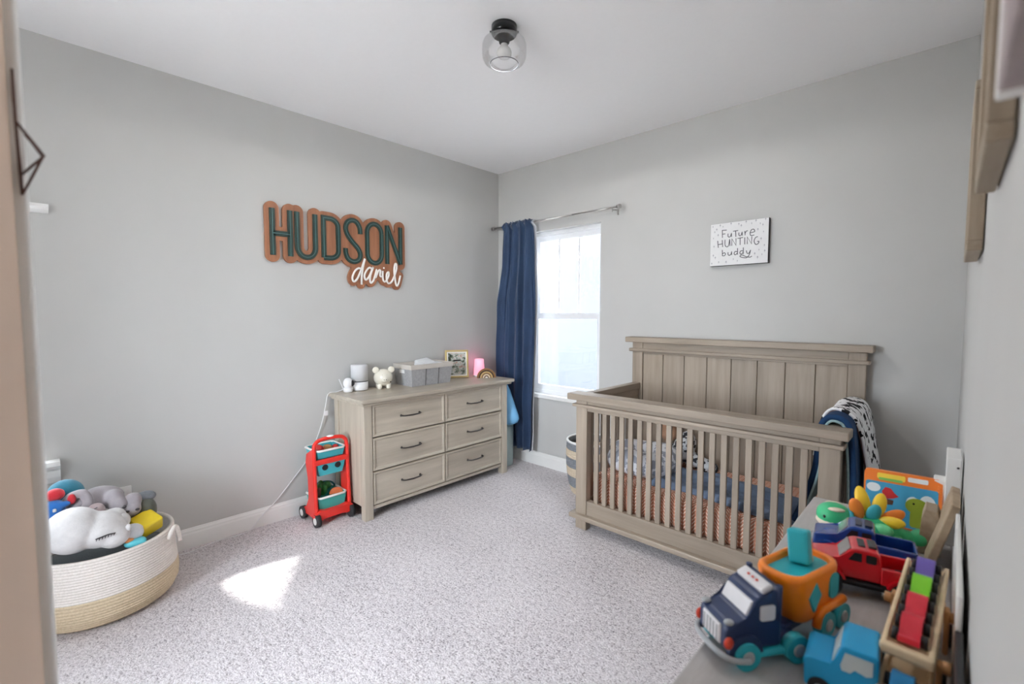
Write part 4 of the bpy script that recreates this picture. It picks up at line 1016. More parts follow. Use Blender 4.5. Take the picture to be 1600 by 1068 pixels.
# ------------------------------------------------------------------ rope basket of plush toys
def ropemat(name, a, b, zs):
    m, nt, bs, tc = nodes(name)
    nz = noise(nt, tc.outputs['Object'], 130, 3, 0.6, (1, 1, 1)); nt.links.new(ramp(nt, nz, [(0.2, lin(a)), (0.8, lin(b))]), bs.inputs['Base Color'])
    bs.inputs['Roughness'].default_value = 0.95; bump(nt, bs, noise(nt, tc.outputs['Object'], 220), 0.3, 0.001); MATS[name] = m
ropemat('rope_white', (214, 206, 198), (240, 234, 228), 0); ropemat('rope_jute', (190, 170, 140), (222, 206, 178), 0); mat('basket_in', (150, 142, 130), 0.95, var=0.1)
BX, BY = 0.305, -3.02
bk = thing('rope_basket', 'wide round rope basket, white above and jute below, full of toys', 'basket', (BX, BY, 0))
def ropeprof(pts, n_):
    out = []
    for i in range(n_):
        for k in range(4):
            t = (i + k / 4) / n_ * (len(pts) - 1); j = min(int(t), len(pts) - 2); s_ = t - j
            out.append((pts[j][0] + (pts[j + 1][0] - pts[j][0]) * s_ + 0.0040 * math.sin(math.pi * k / 4), pts[j][1] + (pts[j + 1][1] - pts[j][1]) * s_))
    out.append(pts[-1]); return out
lo = ropeprof([(0.235, 0.0), (0.272, 0.022), (0.290, 0.060), (0.294, 0.100), (0.290, 0.145)], 13)
hi = ropeprof([(0.290, 0.145), (0.285, 0.20), (0.281, 0.26), (0.279, 0.325)], 15)
def inner(p, d=0.012): return [(max(0.001, r - d), z + (0.008 if z < 0.02 else 0)) for r, z in reversed(p[::4])]
BM = TR(BX, BY, 0)
obj('jute_band', MB().lathe([(0.001, 0.0)] + lo + inner(lo) + [(0.001, 0.010)], 64, BM), 'rope_jute', bk, world=True)
obj('white_band', MB().lathe(hi + inner(hi), 64, BM, close=True), 'rope_white', bk, world=True)
for a in (60,):
    cx, cy = BX + 0.285 * math.cos(R(a)), BY + 0.285 * math.sin(R(a)); tx, ty = -math.sin(R(a)), math.cos(R(a)); nx_, ny_ = math.cos(R(a)), math.sin(R(a))
    def hp_(s_, d, z): return (cx + tx * s_ + nx_ * d, cy + ty * s_ + ny_ * d, z)
    obj('rope_handle', MB().tube(spline([hp_(-0.04, 0.002, 0.285), hp_(-0.036, 0.016, 0.318), hp_(-0.010, 0.020, 0.330), hp_(0.012, 0.022, 0.318), hp_(0.020, 0.026, 0.280), hp_(0.018, 0.030, 0.245)], 5), 0.010, 10), 'rope_white', bk, world=True)
def bear(name, rgb): mat(name, rgb, 0.95, var=0.06, vscale=30, bmp=0.6, bscale=140, sheen=0.3)
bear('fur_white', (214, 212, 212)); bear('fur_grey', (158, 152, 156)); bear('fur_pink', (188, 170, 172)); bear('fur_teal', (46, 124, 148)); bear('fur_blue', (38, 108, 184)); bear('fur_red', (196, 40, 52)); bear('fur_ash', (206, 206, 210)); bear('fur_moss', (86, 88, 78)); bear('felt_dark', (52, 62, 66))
mat('stitch', (120, 118, 122), 0.9); mat('stitch_dark', (70, 66, 68), 0.9)
mat('toy_yellow', (214, 186, 28), 0.45, var=0.04); mat('toy_aqua', (96, 196, 210), 0.45); mat('toy_orange2', (232, 150, 90), 0.45)
# fill below the visible toys
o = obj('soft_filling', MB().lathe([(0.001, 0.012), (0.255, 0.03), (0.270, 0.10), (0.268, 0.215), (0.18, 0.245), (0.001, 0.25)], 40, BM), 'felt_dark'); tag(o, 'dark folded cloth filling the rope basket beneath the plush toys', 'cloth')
# big white plush animal lying over the front rim, face to the right (x = towards the room, y = to the right)
wp_ = thing('plush_hippo', 'big white plush animal with stitched closed eye lying over the basket rim', 'plush toy', (0.47, -3.08, 0.33))
def pw_(n_, mb, m_, p): return obj(n_, mb, m_, p, world=True)
wbdy = MB().ell((0.455, -3.125, 0.435), (0.115, 0.105, 0.098), 24, 16).ell((0.470, -3.040, 0.415), (0.100, 0.095, 0.078), 20, 14).ell((0.500, -2.995, 0.385), (0.075, 0.062, 0.058), 18, 12).ell((0.430, -2.985, 0.440), (0.045, 0.050, 0.045), 14, 10)
soft(pw_('body', wbdy, 'fur_white', wp_), 0.008, 4)
pw_('ear', MB().ell((0.535, -2.945, 0.412), (0.014, 0.012, 0.016), 12, 8), 'fur_white', wp_)
pw_('closed_eye', MB().tube(spline([(0.567, -3.062, 0.408), (0.572, -3.040, 0.414), (0.573, -3.018, 0.418), (0.572, -2.995, 0.416)], 4), 0.0026, 6), 'stitch_dark', wp_)
for k in range(7): pw_('lash', MB().cyl((0.569, -3.058 + 0.010 * k, 0.4085 + 0.0012 * k), (0.573, -3.061 + 0.010 * k, 0.4005 + 0.0012 * k), 0.0014, n=6), 'stitch_dark', wp_)
pw_('paw', MB().ell((0.455, -2.960, 0.425), (0.042, 0.034, 0.036), 14, 10), 'fur_white', wp_)
gp1 = thing('plush_elephant', 'grey plush elephant with floppy limbs lying on top of the basket', 'plush toy', (0.32, -3.06, 0.40))
g1 = MB().ell((0.300, -3.060, 0.495), (0.075, 0.085, 0.060), 18, 12).ell((0.290, -3.000, 0.520), (0.055, 0.075, 0.038), 16, 10, rot=Euler((-0.25, 0, 0))).ell((0.345, -2.972, 0.500), (0.050, 0.042, 0.048), 16, 10).ell((0.375, -2.960, 0.478), (0.046, 0.040, 0.038), 16, 10)
soft(pw_('body', g1, 'fur_grey', gp1), 0.006, 4)
pw_('arm', MB().tube(spline([(0.372, -3.135, 0.478), (0.388, -3.105, 0.476), (0.375, -3.068, 0.510), (0.350, -3.078, 0.556), (0.325, -3.115, 0.550), (0.315, -3.140, 0.520)], 5), 0.021, 12), 'fur_grey', gp1)
pw_('foot_pad', MB().ell((0.398, -3.043, 0.482), (0.034, 0.034, 0.034), 16, 12), 'fur_pink', gp1)
pw_('toe_stitch', MB().tube(spline([(0.428, -3.062, 0.492), (0.430, -3.052, 0.500), (0.428, -3.040, 0.505)], 4), 0.0022, 6), 'stitch', gp1)
for dy in (-0.022, 0.018): pw_('nostril', MB().ell((0.416, -2.962 + dy, 0.468 + dy * 0.35), (0.006, 0.009, 0.006), 10, 8), 'stitch_dark', gp1)
gp2 = thing('plush_donkey', 'second grey plush animal with square snout right of the elephant', 'plush toy', (0.38, -2.91, 0.36))
soft(pw_('body', MB().ell((0.330, -2.920, 0.400), (0.06, 0.055, 0.060), 16, 12).ell((0.370, -2.905, 0.482), (0.036, 0.036, 0.036), 16, 10, pw=0.85).ell((0.392, -2.915, 0.448), (0.042, 0.040, 0.034), 16, 10), 'fur_grey', gp2), 0.006, 4)
for dy in (-0.020, 0.018): pw_('nostril', MB().ell((0.430, -2.915 + dy, 0.452), (0.006, 0.009, 0.006), 10, 8), 'stitch_dark', gp2)
o = obj('plush_ball', MB().ell((0.215, -3.135, 0.535), (0.070, 0.070, 0.070), 24, 16), 'fur_teal'); tag(o, 'round teal plush ball at the back of the basket', 'plush toy')
dl = thing('soft_doll', 'blue and red soft doll at the left edge of the basket', 'soft toy', (0.33, -3.18, 0.42))
soft(pw_('body', MB().ell((0.330, -3.175, 0.470), (0.06, 0.055, 0.040), 14, 10).ell((0.345, -3.178, 0.520), (0.036, 0.040, 0.036), 14, 10).ell((0.365, -3.150, 0.535), (0.018, 0.028, 0.014), 10, 8), 'fur_blue', dl), 0.006, 3)
pw_('cap', MB().ell((0.320, -3.172, 0.572), (0.034, 0.034, 0.028), 14, 10), 'fur_red', dl)
pw_('mitten', MB().ell((0.350, -3.120, 0.545), (0.018, 0.016, 0.024), 12, 8), 'fur_red', dl)
pw_('patch', MB().box(0.376, 0.386, -3.185, -3.172, 0.512, 0.526, 0.003), 'fur_white', dl)
o = obj('plush_paw', MB().ell((0.492, -2.925, 0.368), (0.038, 0.042, 0.040), 16, 12), 'fur_ash'); tag(o, 'small pale grey plush lump between white plush and yellow case', 'plush toy')
o = obj('toy_case', MB().box(-0.050, 0.050, -0.050, 0.050, -0.035, 0.035, 0.010, 3, M=TR(0.435, -2.868, 0.375, R(14), R(22), R(28))), 'toy_yellow'); tag(o, 'yellow plastic toy case tilted at the right of the basket', 'toy')
o = obj('plush_turtle', MB().ell((0.355, -2.858, 0.415), (0.055, 0.048, 0.060), 18, 12, pw=0.9), 'fur_moss'); tag(o, 'dark moss plush lump with grey top behind the yellow case', 'plush toy')
o = obj('knit_hat', MB().ell((0.325, -2.850, 0.474), (0.045, 0.044, 0.024), 18, 10), 'hamper_grey'); tag(o, 'grey soft hat lying on the moss plush in the basket', 'hat')
tr_ = thing('toy_ring', 'small aqua and orange plastic toy in front of the yellow case', 'toy', (0.525, -2.93, 0.335))
pw_('ring', MB().ell((0.520, -2.922, 0.330), (0.030, 0.042, 0.018), 16, 8, pw=0.8), 'toy_aqua', tr_)
pw_('knob', MB().ell((0.518, -2.945, 0.346), (0.022, 0.022, 0.012), 12, 8), 'toy_orange2', tr_)
# ------------------------------------------------------------------ grey cabinet under the toys
ZC = 0.72
def stone():
    m, nt, bs, tc = nodes('grey_top')
    a = noise(nt, tc.outputs['Object'], 6, 4, 0.6); b = noise(nt, tc.outputs['Object'], 60, 3, 0.6, (1, 0.2, 1))
    nt.links.new(ramp(nt, mth(nt, 'ADD', mth(nt, 'MULTIPLY', a, 0.6), mth(nt, 'MULTIPLY', b, 0.4)), [(0.3, lin((172, 168, 166))), (0.7, lin((200, 197, 196)))]), bs.inputs['Base Color'])
    bs.inputs['Roughness'].default_value = 0.45; MATS['grey_top'] = m
stone()
mat('cabinet_grey', (140, 138, 138), 0.55, var=0.04)
tb = thing('toy_cabinet', 'long low grey cabinet along the right wall carrying the toy vehicles', 'cabinet', (3.10, -2.2, 0))
obj('top', MB().box(2.908, WR - 0.016, -3.10, -1.252, ZC - 0.022, ZC, 0.004, 2), 'grey_top', tb, world=True)
obj('body', MB().box(2.935, WR - 0.018, -3.08, -1.272, 0.06, ZC - 0.022), 'cabinet_grey', tb, world=True)
obj('plinth', MB().box(2.955, WR - 0.018, -3.06, -1.292, 0.0, 0.06), 'cabinet_grey', tb, world=True)
for i in range(3):
    a = -3.07 + i * 0.60
    d = obj('door', MB().box(2.919, 2.935, a, a + 0.592, 0.07, ZC - 0.03, 0.002), 'cabinet_grey', tb, world=True)
    obj('knob', MB().ell((2.910, a + 0.54, 0.45), (0.012, 0.012, 0.012), 12, 8), 'pewter', d, world=True)
MXZ = Matrix(((1, 0, 0, 0), (0, 0, -1, 0), (0, 1, 0, 0), (0, 0, 0, 1)))   # polygon in (x, z), depth along -y
# ------------------------------------------------------------------ shape-sorter lorry
mat('toy_navy', (34, 52, 92), 0.4, var=0.04); mat('toy_orange', (244, 132, 14), 0.38, var=0.02, coat=0.15); mat('toy_teal', (42, 178, 192), 0.4, var=0.03); mat('toy_white', (226, 226, 230), 0.45); mat('toy_grey', (176, 182, 186), 0.45); mat('lamp_red', (220, 72, 48), 0.35)
tk = thing('toy_lorry', 'toy lorry with navy cab, orange shape-sorter body and teal wheels', 'toy truck', (3.0, -2.2, ZC))
CABM = TR(2.957, -2.299, ZC, 0, 0, R(-126)); BODM = TR(3.0345, -2.1275, ZC, 0, 0, R(-107))
FL = Matrix.Diagonal((1, -1, 1, 1))
def tp_(n_, mb, m_, p=None): return obj(n_, mb, m_, p or tk, world=True)
tp_('chassis', MB().box(-0.130, 0.030, -0.036, 0.036, 0.024, 0.040, 0.004, M=CABM), 'toy_navy')
tp_('running_board', MB().box(-0.085, -0.022, -0.052, 0.052, 0.018, 0.032, 0.004, M=CABM), 'toy_teal')
cabp = [(-0.080, 0.032), (0.034, 0.032), (0.041, 0.045), (0.040, 0.076), (0.031, 0.085), (-0.006, 0.092), (-0.022, 0.126), (-0.031, 0.134), (-0.060, 0.138), (-0.070, 0.147), (-0.080, 0.147)]
cabo = tp_('cab', MB().prism(cabp, -0.044, 0.044, M=CABM @ MXZ, bev=0.006, seg=2), 'toy_navy')
for s_ in (-1, 1):
    Mz = CABM @ (MXZ if s_ < 0 else FL @ MXZ)
    tp_('side_window', MB().prism(rrect(-0.062, -0.030, 0.088, 0.118, 0.005, 3), 0.042, 0.0465, M=Mz), 'toy_white', cabo)
    tp_('fender', MB().prism(arc(0.0, 0.026, 0.038, 0.040, 0, 180, 12), 0.038, 0.050, M=Mz, bev=0.003), 'toy_navy', cabo)
    tp_('headlamp', MB().ell((0.036, s_ * 0.046, 0.054), (0.010, 0.006, 0.012), 12, 8, M=CABM), 'lamp_red', cabo)
    tp_('mirror_lamp', MB().ell((0.030, s_ * 0.036, 0.088), (0.010, 0.008, 0.005), 10, 8, M=CABM), 'toy_grey', cabo)
    tp_('stack_pipe', MB().cyl((-0.072, s_ * 0.042, 0.085), (-0.072, s_ * 0.042, 0.152), 0.006, n=12, M=CABM), 'toy_navy', cabo)
tp_('windscreen', MB().box(-0.0155, 0.0155, -0.038, 0.038, -0.002, 0.0035, 0.002, M=CABM @ TR(-0.0140, 0, 0.1095, 0, R(64.8), 0)), 'toy_white', cabo)
tp_('grille', MB().box(0.037, 0.044, -0.028, 0.028, 0.040, 0.080, 0.003, M=CABM), 'toy_white', cabo)
for i in range(5): tp_('grille_slat', MB().box(0.0435, 0.0455, -0.020 + i * 0.010 - 0.0008, -0.020 + i * 0.010 + 0.0008, 0.045, 0.075, M=CABM), 'toy_grey', cabo)
vz = tp_('roof_sign', MB().box(-0.013, 0.013, -0.038, 0.038, -0.006, 0.006, 0.004, 2, M=CABM @ TR(-0.051, 0, 0.1430, 0, R(24), 0)), 'toy_white', cabo)
for i in range(3): tp_('roof_light', MB().ell((-0.047, -0.012 + i * 0.012, 0.1495), (0.003, 0.003, 0.002), 8, 6, M=CABM), 'lamp_red', vz)
tp_('bumper', MB().tube(spline([(0.000, 0.058, 0.022), (0.030, 0.055, 0.026), (0.048, 0.036, 0.030), (0.052, 0, 0.030), (0.048, -0.036, 0.030), (0.030, -0.055, 0.026), (0.000, -0.058, 0.022)], 4), 0.0075, 10, M=CABM, flat=0.7), 'toy_grey')
tp_('hitch', MB().box(-0.06, 0.085, -0.026, 0.026, 0.028, 0.046, 0.003, M=BODM), 'toy_navy')
# orange tub: rounded rectangles stacked from floor to rim, open on top
def tub(secs, M, n_=6):
    mb = MB(); L = []
    for x0_, x1_, w_, r_, z_ in secs: L.append([(x, y, z_) for x, y in rrect(x0_, x1_, -w_, w_, r_, n_)])
    k = len(L[0]); vs = [p for l in L for p in l]
    fs = [(a * k + i, a * k + (i + 1) % k, (a + 1) * k + (i + 1) % k, (a + 1) * k + i) for a in range(len(L) - 1) for i in range(k)]
    mb.add(vs, fs, True, M); mb.add(L[0], [tuple(reversed(range(k)))], False, M); mb.add(L[-1], [tuple(range(k))], False, M)
    return mb
bodyo = tp_('sorter_body', tub([(-0.078, 0.050, 0.037, 0.024, 0.042), (-0.083, 0.062, 0.044, 0.030, 0.052), (-0.088, 0.078, 0.0465, 0.032, 0.105), (-0.090, 0.088, 0.048, 0.034, 0.138), (-0.088, 0.086, 0.047, 0.034, 0.146), (-0.080, 0.076, 0.040, 0.030, 0.149), (-0.077, 0.072, 0.036, 0.028, 0.143), (-0.076, 0.071, 0.035, 0.027, 0.134)], BODM), 'toy_orange')
tp_('roof_panel', tub([(-0.077, 0.072, 0.036, 0.027, 0.131), (-0.077, 0.072, 0.036, 0.027, 0.1355)], BODM), 'toy_teal', bodyo)
for s_ in (-1, 1):
    Mz = BODM @ (MXZ if s_ < 0 else FL @ MXZ)
    tp_('shape_window', MB().prism([(-0.008, 0.096), (0.018, 0.064), (0.040, 0.100), (0.014, 0.130)], 0.040, 0.0485, M=Mz, bev=0.003), 'toy_teal', bodyo)
    tp_('shape_window', MB().prism(rrect(-0.070, -0.036, 0.076, 0.130, 0.014, 4), 0.040, 0.0490, M=Mz), 'toy_teal', bodyo)
    tp_('side_rail', MB().tube([(-0.098, s_ * 0.046, 0.060), (-0.010, s_ * 0.048, 0.062), (0.002, s_ * 0.047, 0.052), (0.006, s_ * 0.046, 0.030)], 0.0085, 8, M=BODM), 'toy_orange', bodyo)
CHM = BODM @ TR(-0.022, -0.004, 0.136, R(8), R(-10), R(12))
ch = tp_('chute_block', MB().box(-0.014, 0.018, -0.020, 0.020, 0.0, 0.070, 0.005, 2, M=CHM), 'toy_teal')
tp_('chute_side', MB().box(-0.024, -0.013, -0.018, 0.018, 0.0, 0.054, 0.004, 2, M=CHM), 'toy_orange', ch)
def wheel(par, x, y, r, w_, m1, m2, s_, n_=24):
    w0 = obj('wheel', MB().cyl((x, y - w_ / 2, r), (x, y + w_ / 2, r), r, n=n_), m1, par)
    obj('hub_cap', MB().cyl((x, y + s_ * (w_ / 2 - 0.001), r), (x, y + s_ * (w_ / 2 + 0.003), r), r * 0.52, r * 0.40, 18), m2, w0)
    return w0
def lorry_wheel(M, x, y, s_):
    r, w_ = 0.0265, 0.020
    w0 = tp_('wheel', MB().cyl((x, y - w_ / 2, r), (x, y + w_ / 2, r), r, n=24, M=M), 'toy_teal')
    tp_('hub_cap', MB().cyl((x, y + s_ * (w_ / 2 - 0.001), r), (x, y + s_ * (w_ / 2 + 0.003), r), r * 0.52, r * 0.40, 18, M=M), 'toy_grey', w0)
for s_ in (-1, 1):
    for xx in (0.0, -0.110): lorry_wheel(CABM, xx, s_ * 0.046, s_)
    for xx in (-0.028, -0.088): lorry_wheel(BODM, xx, s_ * 0.044, s_)

# ------------------------------------------------------------------ two pick-up trucks
mat('pickup_red', (196, 22, 34), 0.22, var=0.03, coat=0.5); mat('pickup_blue', (24, 62, 132), 0.22, var=0.03, coat=0.5)
mat('tinted', (40, 40, 44), 0.2); mat('chrome', (196, 200, 206), 0.15, 0.8); mat('rubber', (26, 26, 28), 0.8, bmp=0.4, bscale=160); mat('hub_red', (110, 24, 28), 0.4); mat('underside', (34, 34, 38), 0.7)
def pickup(label, loc, rz, paint, hub):
    t = thing('toy_pickup', label, 'toy truck', loc, rz, 'toy pick-up trucks')
    w = 0.040; zb = 0.046
    prof = [(0.098, zb), (0.102, zb + 0.010), (0.100, zb + 0.034), (0.046, zb + 0.041), (0.024, zb + 0.070), (0.014, zb + 0.074), (-0.024, zb + 0.073), (-0.032, zb + 0.066), (-0.034, zb + 0.036), (-0.034, zb)]
    b = obj('body', MB().prism(prof, -w, w, M=MXZ, bev=0.004, seg=2), paint, t)
    obj('windscreen', MB().box(-0.0165, 0.0165, -0.032, 0.032, -0.001, 0.002, M=TR(0.0355, 0, zb + 0.0565, 0, R(53), 0)), 'chrome', b)
    for s_ in (-1, 1):
        Mz = MXZ if s_ < 0 else Matrix.Diagonal((1, -1, 1, 1)) @ MXZ
        obj('side_window', MB().prism([(0.004, zb + 0.044), (0.030, zb + 0.044), (0.018, zb + 0.064), (0.004, zb + 0.064)], w - 0.002, w + 0.0012, M=Mz), 'tinted', b)
        obj('side_window', MB().prism(rrect(-0.024, -0.004, zb + 0.044, zb + 0.064, 0.003, 2), w - 0.002, w + 0.0012, M=Mz), 'tinted', b)
        obj('bed_side', MB().box(-0.112, -0.033, s_ * w - 0.004, s_ * w + 0.004, zb + 0.002, zb + 0.040, 0.002), paint, t)
        for xx in (0.068, -0.078):
            obj('arch_flare', MB().prism(arc(xx, 0.036, 0.036, 0.034, 15, 165, 12) + arc(xx, 0.036, 0.030, 0.028, 165, 15, 12), w - 0.004, w + 0.012, M=Mz), paint, t)
            obj('arch_shadow', MB().prism(arc(xx, 0.036, 0.031, 0.029, 0, 180, 12), w - 0.003, w + 0.0048, M=Mz), 'underside', t)
            wheel(t, xx, s_ * (w + 0.002), 0.029, 0.026, 'rubber', hub, s_)
    obj('sunroof', MB().box(-0.004, 0.010, -0.022, 0.022, zb + 0.072, zb + 0.076, 0.001), 'tinted', b)
    obj('roof_rack', MB().box(-0.026, -0.010, -0.022, 0.022, zb + 0.072, zb + 0.078, 0.001), 'tinted', b)
    obj('bed_floor', MB().box(-0.112, -0.033, -w, w, zb, zb + 0.010), paint, t)
    obj('tailgate', MB().box(-0.116, -0.110, -w, w, zb + 0.002, zb + 0.040, 0.002), paint, t)
    obj('undercarriage', MB().box(-0.108, 0.092, -0.030, 0.030, 0.022, zb, 0.003), 'underside', t)
    obj('front_bumper', MB().box(0.100, 0.110, -0.038, 0.038, zb - 0.004, zb + 0.010, 0.003), 'chrome', t)
    obj('side_step', MB().box(-0.036, 0.034, -w - 0.006, w + 0.006, zb - 0.010, zb - 0.004, 0.002), 'underside', t)
    return t
pickup('glossy red toy pick-up truck with black tyres, in front of the blue one', (3.118, -1.868, ZC), R(180 + 12), 'pickup_red', 'hub_red')
pickup('glossy blue toy pick-up truck between the red truck and green dinosaur', (3.098, -1.735, ZC), R(180 + 7), 'pickup_blue', 'chrome')

# ------------------------------------------------------------------ green dinosaur
mat('dino_green', (58, 182, 124), 0.4, var=0.04); mat('dino_lime', (108, 204, 140), 0.4); mat('dino_cream', (232, 216, 196), 0.5); mat('dino_teal', (60, 170, 184), 0.4); mat('plate_yellow', (244, 204, 52), 0.4); mat('plate_orange', (246, 142, 56), 0.4); mat('eye_black', (20, 20, 22), 0.2)
dn = thing('toy_dinosaur', 'green plastic dinosaur with yellow, orange and teal back plates', 'toy dinosaur', (3.110, -1.545, ZC), R(180 + 18))
soft(obj('body', MB().ell((-0.01, 0, 0.045), (0.062, 0.040, 0.036), 18, 12).ell((0.060, 0, 0.055), (0.030, 0.026, 0.026), 14, 10).ell((-0.065, 0, 0.034), (0.042, 0.022, 0.020), 14, 10), 'dino_green', dn), 0.005, 5)
hd = obj('head', MB().ell((0.098, 0, 0.066), (0.045, 0.040, 0.036), 20, 14, pw=0.92), 'dino_green', dn)
obj('jaw', MB().ell((0.100, 0, 0.050), (0.044, 0.039, 0.024), 18, 10), 'dino_cream', hd)
for s_ in (-1, 1):
    obj('eye', MB().ell((0.124, s_ * 0.029, 0.068), (0.006, 0.005, 0.007), 10, 8), 'eye_black', hd)
    obj('brow', MB().ell((0.096, s_ * 0.027, 0.092), (0.022, 0.010, 0.006), 12, 8), 'dino_cream', hd)
    for xx in (0.034, -0.044): obj('leg', MB().lathe([(0, 0), (0.017, 0), (0.019, 0.006), (0.016, 0.040), (0, 0.044)], 16, TR(xx, s_ * 0.028, 0)), 'dino_lime', dn)
obj('collar', MB().lathe([(0.030, -0.006), (0.034, 0), (0.030, 0.006), (0.020, 0.006), (0.020, -0.006)], 20, TR(0.058, 0, 0.060, 0, R(90), 0), close=True), 'dino_teal', dn)
obj('tail_ball', MB().ell((-0.108, 0, 0.036), (0.025, 0.025, 0.025), 18, 12), 'dino_green', dn)
for x_, y_, z_, rx_, ry_, l_, m_ in ((0.044, 0.010, 0.098, -12, -20, 0.036, 'plate_orange'), (0.026, -0.010, 0.118, 10, -14, 0.044, 'plate_yellow'), (0.004, 0.014, 0.094, -20, 8, 0.032, 'dino_teal'), (-0.014, -0.010, 0.112, 12, 12, 0.036, 'plate_yellow'), (-0.046, -0.008, 0.084, 10, 62, 0.034, 'plate_orange'), (-0.034, 0.022, 0.076, -30, 72, 0.036, 'plate_yellow'), (-0.012, 0.034, 0.056, -40, 70, 0.030, 'dino_lime')):
    obj('back_plate', MB().ell((0, 0, 0), (0.018, 0.009, l_), 16, 10, M=TR(x_, y_, z_, R(rx_), R(-ry_), 0)), m_, dn)

# ------------------------------------------------------------------ board book box standing behind
mat('book_orange', (232, 122, 44), 0.4, var=0.03); mat('book_sky', (64, 154, 196), 0.4, var=0.05, vscale=5); mat('book_white', (226, 232, 236), 0.5); mat('print_yellow', (240, 206, 70), 0.5); mat('print_green', (120, 186, 90), 0.5); mat('print_moss', (142, 158, 44), 0.5); mat('print_red', (190, 36, 40), 0.5); mat('print_brown', (88, 56, 44), 0.5)
bk2 = thing('toy_book', 'upright toy book with orange border and cartoon animal cover', 'toy book', (3.160, -1.360, ZC), R(4))
BKM = TR(0, 0, 0.001, R(-9), 0, 0)
def bface(n_, poly, h0, h1, m_, p): return obj(n_, MB().prism(poly, h0, h1, M=BKM @ Matrix(((1, 0, 0, 0), (0, 0, -1, 0), (0, 1, 0, 0), (0, 0, 0, 1)))), m_, p)
b0 = bface('cover', rrect(-0.095, 0.095, 0, 0.168, 0.012, 4), -0.016, 0.016, 'book_orange', bk2)
bface('sky_panel', rrect(-0.090, 0.086, 0.004, 0.132, 0.006, 3), 0.0155, 0.0170, 'book_sky', b0)
bface('title_strip', rrect(-0.062, 0.008, 0.142, 0.160, 0.004, 2), 0.0155, 0.0168, 'print_yellow', b0)
bface('title_strip', rrect(-0.058, 0.002, 0.138, 0.146, 0.003, 2), 0.0165, 0.0174, 'print_green', b0)
bface('title_badge', rrect(0.014, 0.062, 0.146, 0.160, 0.003, 2), 0.0155, 0.0168, 'book_white', b0)
bface('cloud', arc(0.062, 0.085, 0.020, 0.028, -90, 180, 12) + arc(0.030, 0.085, 0.018, 0.018, 90, 270, 8) + [(0.062, 0.058)], 0.0165, 0.0176, 'book_white', b0)
bface('cloud', arc(-0.070, 0.112, 0.018, 0.014, 0, 360, 14)[:-1], 0.0165, 0.0176, 'book_white', b0)
bface('bird_shape', [(-0.045, 0.088), (-0.034, 0.082), (-0.020, 0.086), (-0.006, 0.094), (-0.016, 0.102), (-0.026, 0.116), (-0.040, 0.118), (-0.048, 0.104)], 0.0165, 0.0178, 'print_red', b0)
bface('branch_shape', [(-0.060, 0.060), (-0.020, 0.066), (-0.018, 0.080), (-0.040, 0.082)], 0.0165, 0.0176, 'print_brown', b0)
bface('beast_shape', arc(0.038, 0.075, 0.028, 0.024, 0, 360, 20)[:-1], 0.0168, 0.0180, 'print_moss', b0)
bface('beast_shape', rrect(0.022, 0.052, 0.010, 0.058, 0.008, 3), 0.0165, 0.0178, 'print_moss', b0)
bface('beast_eye', arc(0.030, 0.082, 0.003, 0.003, 0, 360, 10)[:-1], 0.0178, 0.0186, 'eye_black', b0)
obj('spring_spine', MB().tube([(0.086 + 0.004 * math.cos(i * 1.2), -0.040 + 0.0005 * i, 0.140 + i * 0.0016) for i in range(14)], 0.002, 6), 'book_orange', bk2)

# ------------------------------------------------------------------ wooden car carrier with its cars
wood('pine', (240, 220, 186), (220, 194, 154), 'y', scale=14, rough=0.5); mat('peg_tan', (196, 148, 100), 0.5, var=0.08)
mat('car_red', (204, 44, 60), 0.45); mat('car_green', (124, 204, 40), 0.45); mat('car_purple', (108, 92, 172), 0.45); mat('car_blue', (18, 116, 168), 0.45); mat('cab_blue', (22, 152, 204), 0.42, var=0.03); mat('tyre_black', (30, 31, 34), 0.55); mat('window_paint', (196, 206, 208), 0.5)
cc = thing('car_carrier', 'pale wooden double-deck toy car carrier holding small coloured cars', 'toy trailer', (3.222, -2.255, ZC), R(87.5))
def kp(n_, mb, m_, p=None): return obj(n_, mb, m_, p or cc)
# local x = away from the camera, y = left; upper deck slopes up towards its far end
UA, UB = 0.104, 0.122
def deck(z0_, z1_, x0_, x1_, sgn):
    L = x1_ - x0_; a = math.atan2(z1_ - z0_, L)
    return TR(x0_, 0, z0_, 0, -a, 0), L
Mu, Lu = deck(UA, UB, 0.0, 0.345, 1)
for s_ in (-1, 1):
    kp('deck_rail', MB().box(0, Lu, s_ * 0.031 - 0.004, s_ * 0.031 + 0.004, -0.004, 0.012, 0.003, 2, M=Mu), 'pine')
    kp('lower_rail', MB().box(-0.14, 0.33, s_ * 0.029 - 0.004, s_ * 0.029 + 0.004, 0.054, 0.066, 0.003, 2), 'pine')
kp('deck_end', MB().box(-0.008, 0.006, -0.036, 0.036, -0.006, 0.013, 0.004, 2, M=Mu), 'pine')
kp('upper_deck', MB().box(0, Lu, -0.028, 0.028, -0.004, 0.002, M=Mu), 'pine')
kp('lower_deck', MB().box(-0.14, 0.33, -0.026, 0.026, 0.054, 0.060), 'pine')
for xx in (0.022, 0.20):
    for s_ in (-1, 1):
        kp('post', MB().box(xx - 0.012, xx + 0.012, s_ * 0.0395 - 0.004, s_ * 0.0395 + 0.004, 0.026, UA + (0.010 if xx > 0.1 else 0.0), 0.004, 2), 'peg_tan')
        kp('pin', MB().cyl((xx, s_ * 0.043, UA - 0.006), (xx, s_ * 0.054, UA - 0.006), 0.010, n=16), 'peg_tan')
        kp('pin_head', MB().cyl((xx, s_ * 0.054, UA - 0.006), (xx, s_ * 0.058, UA - 0.006), 0.004, n=10), 'toy_grey')
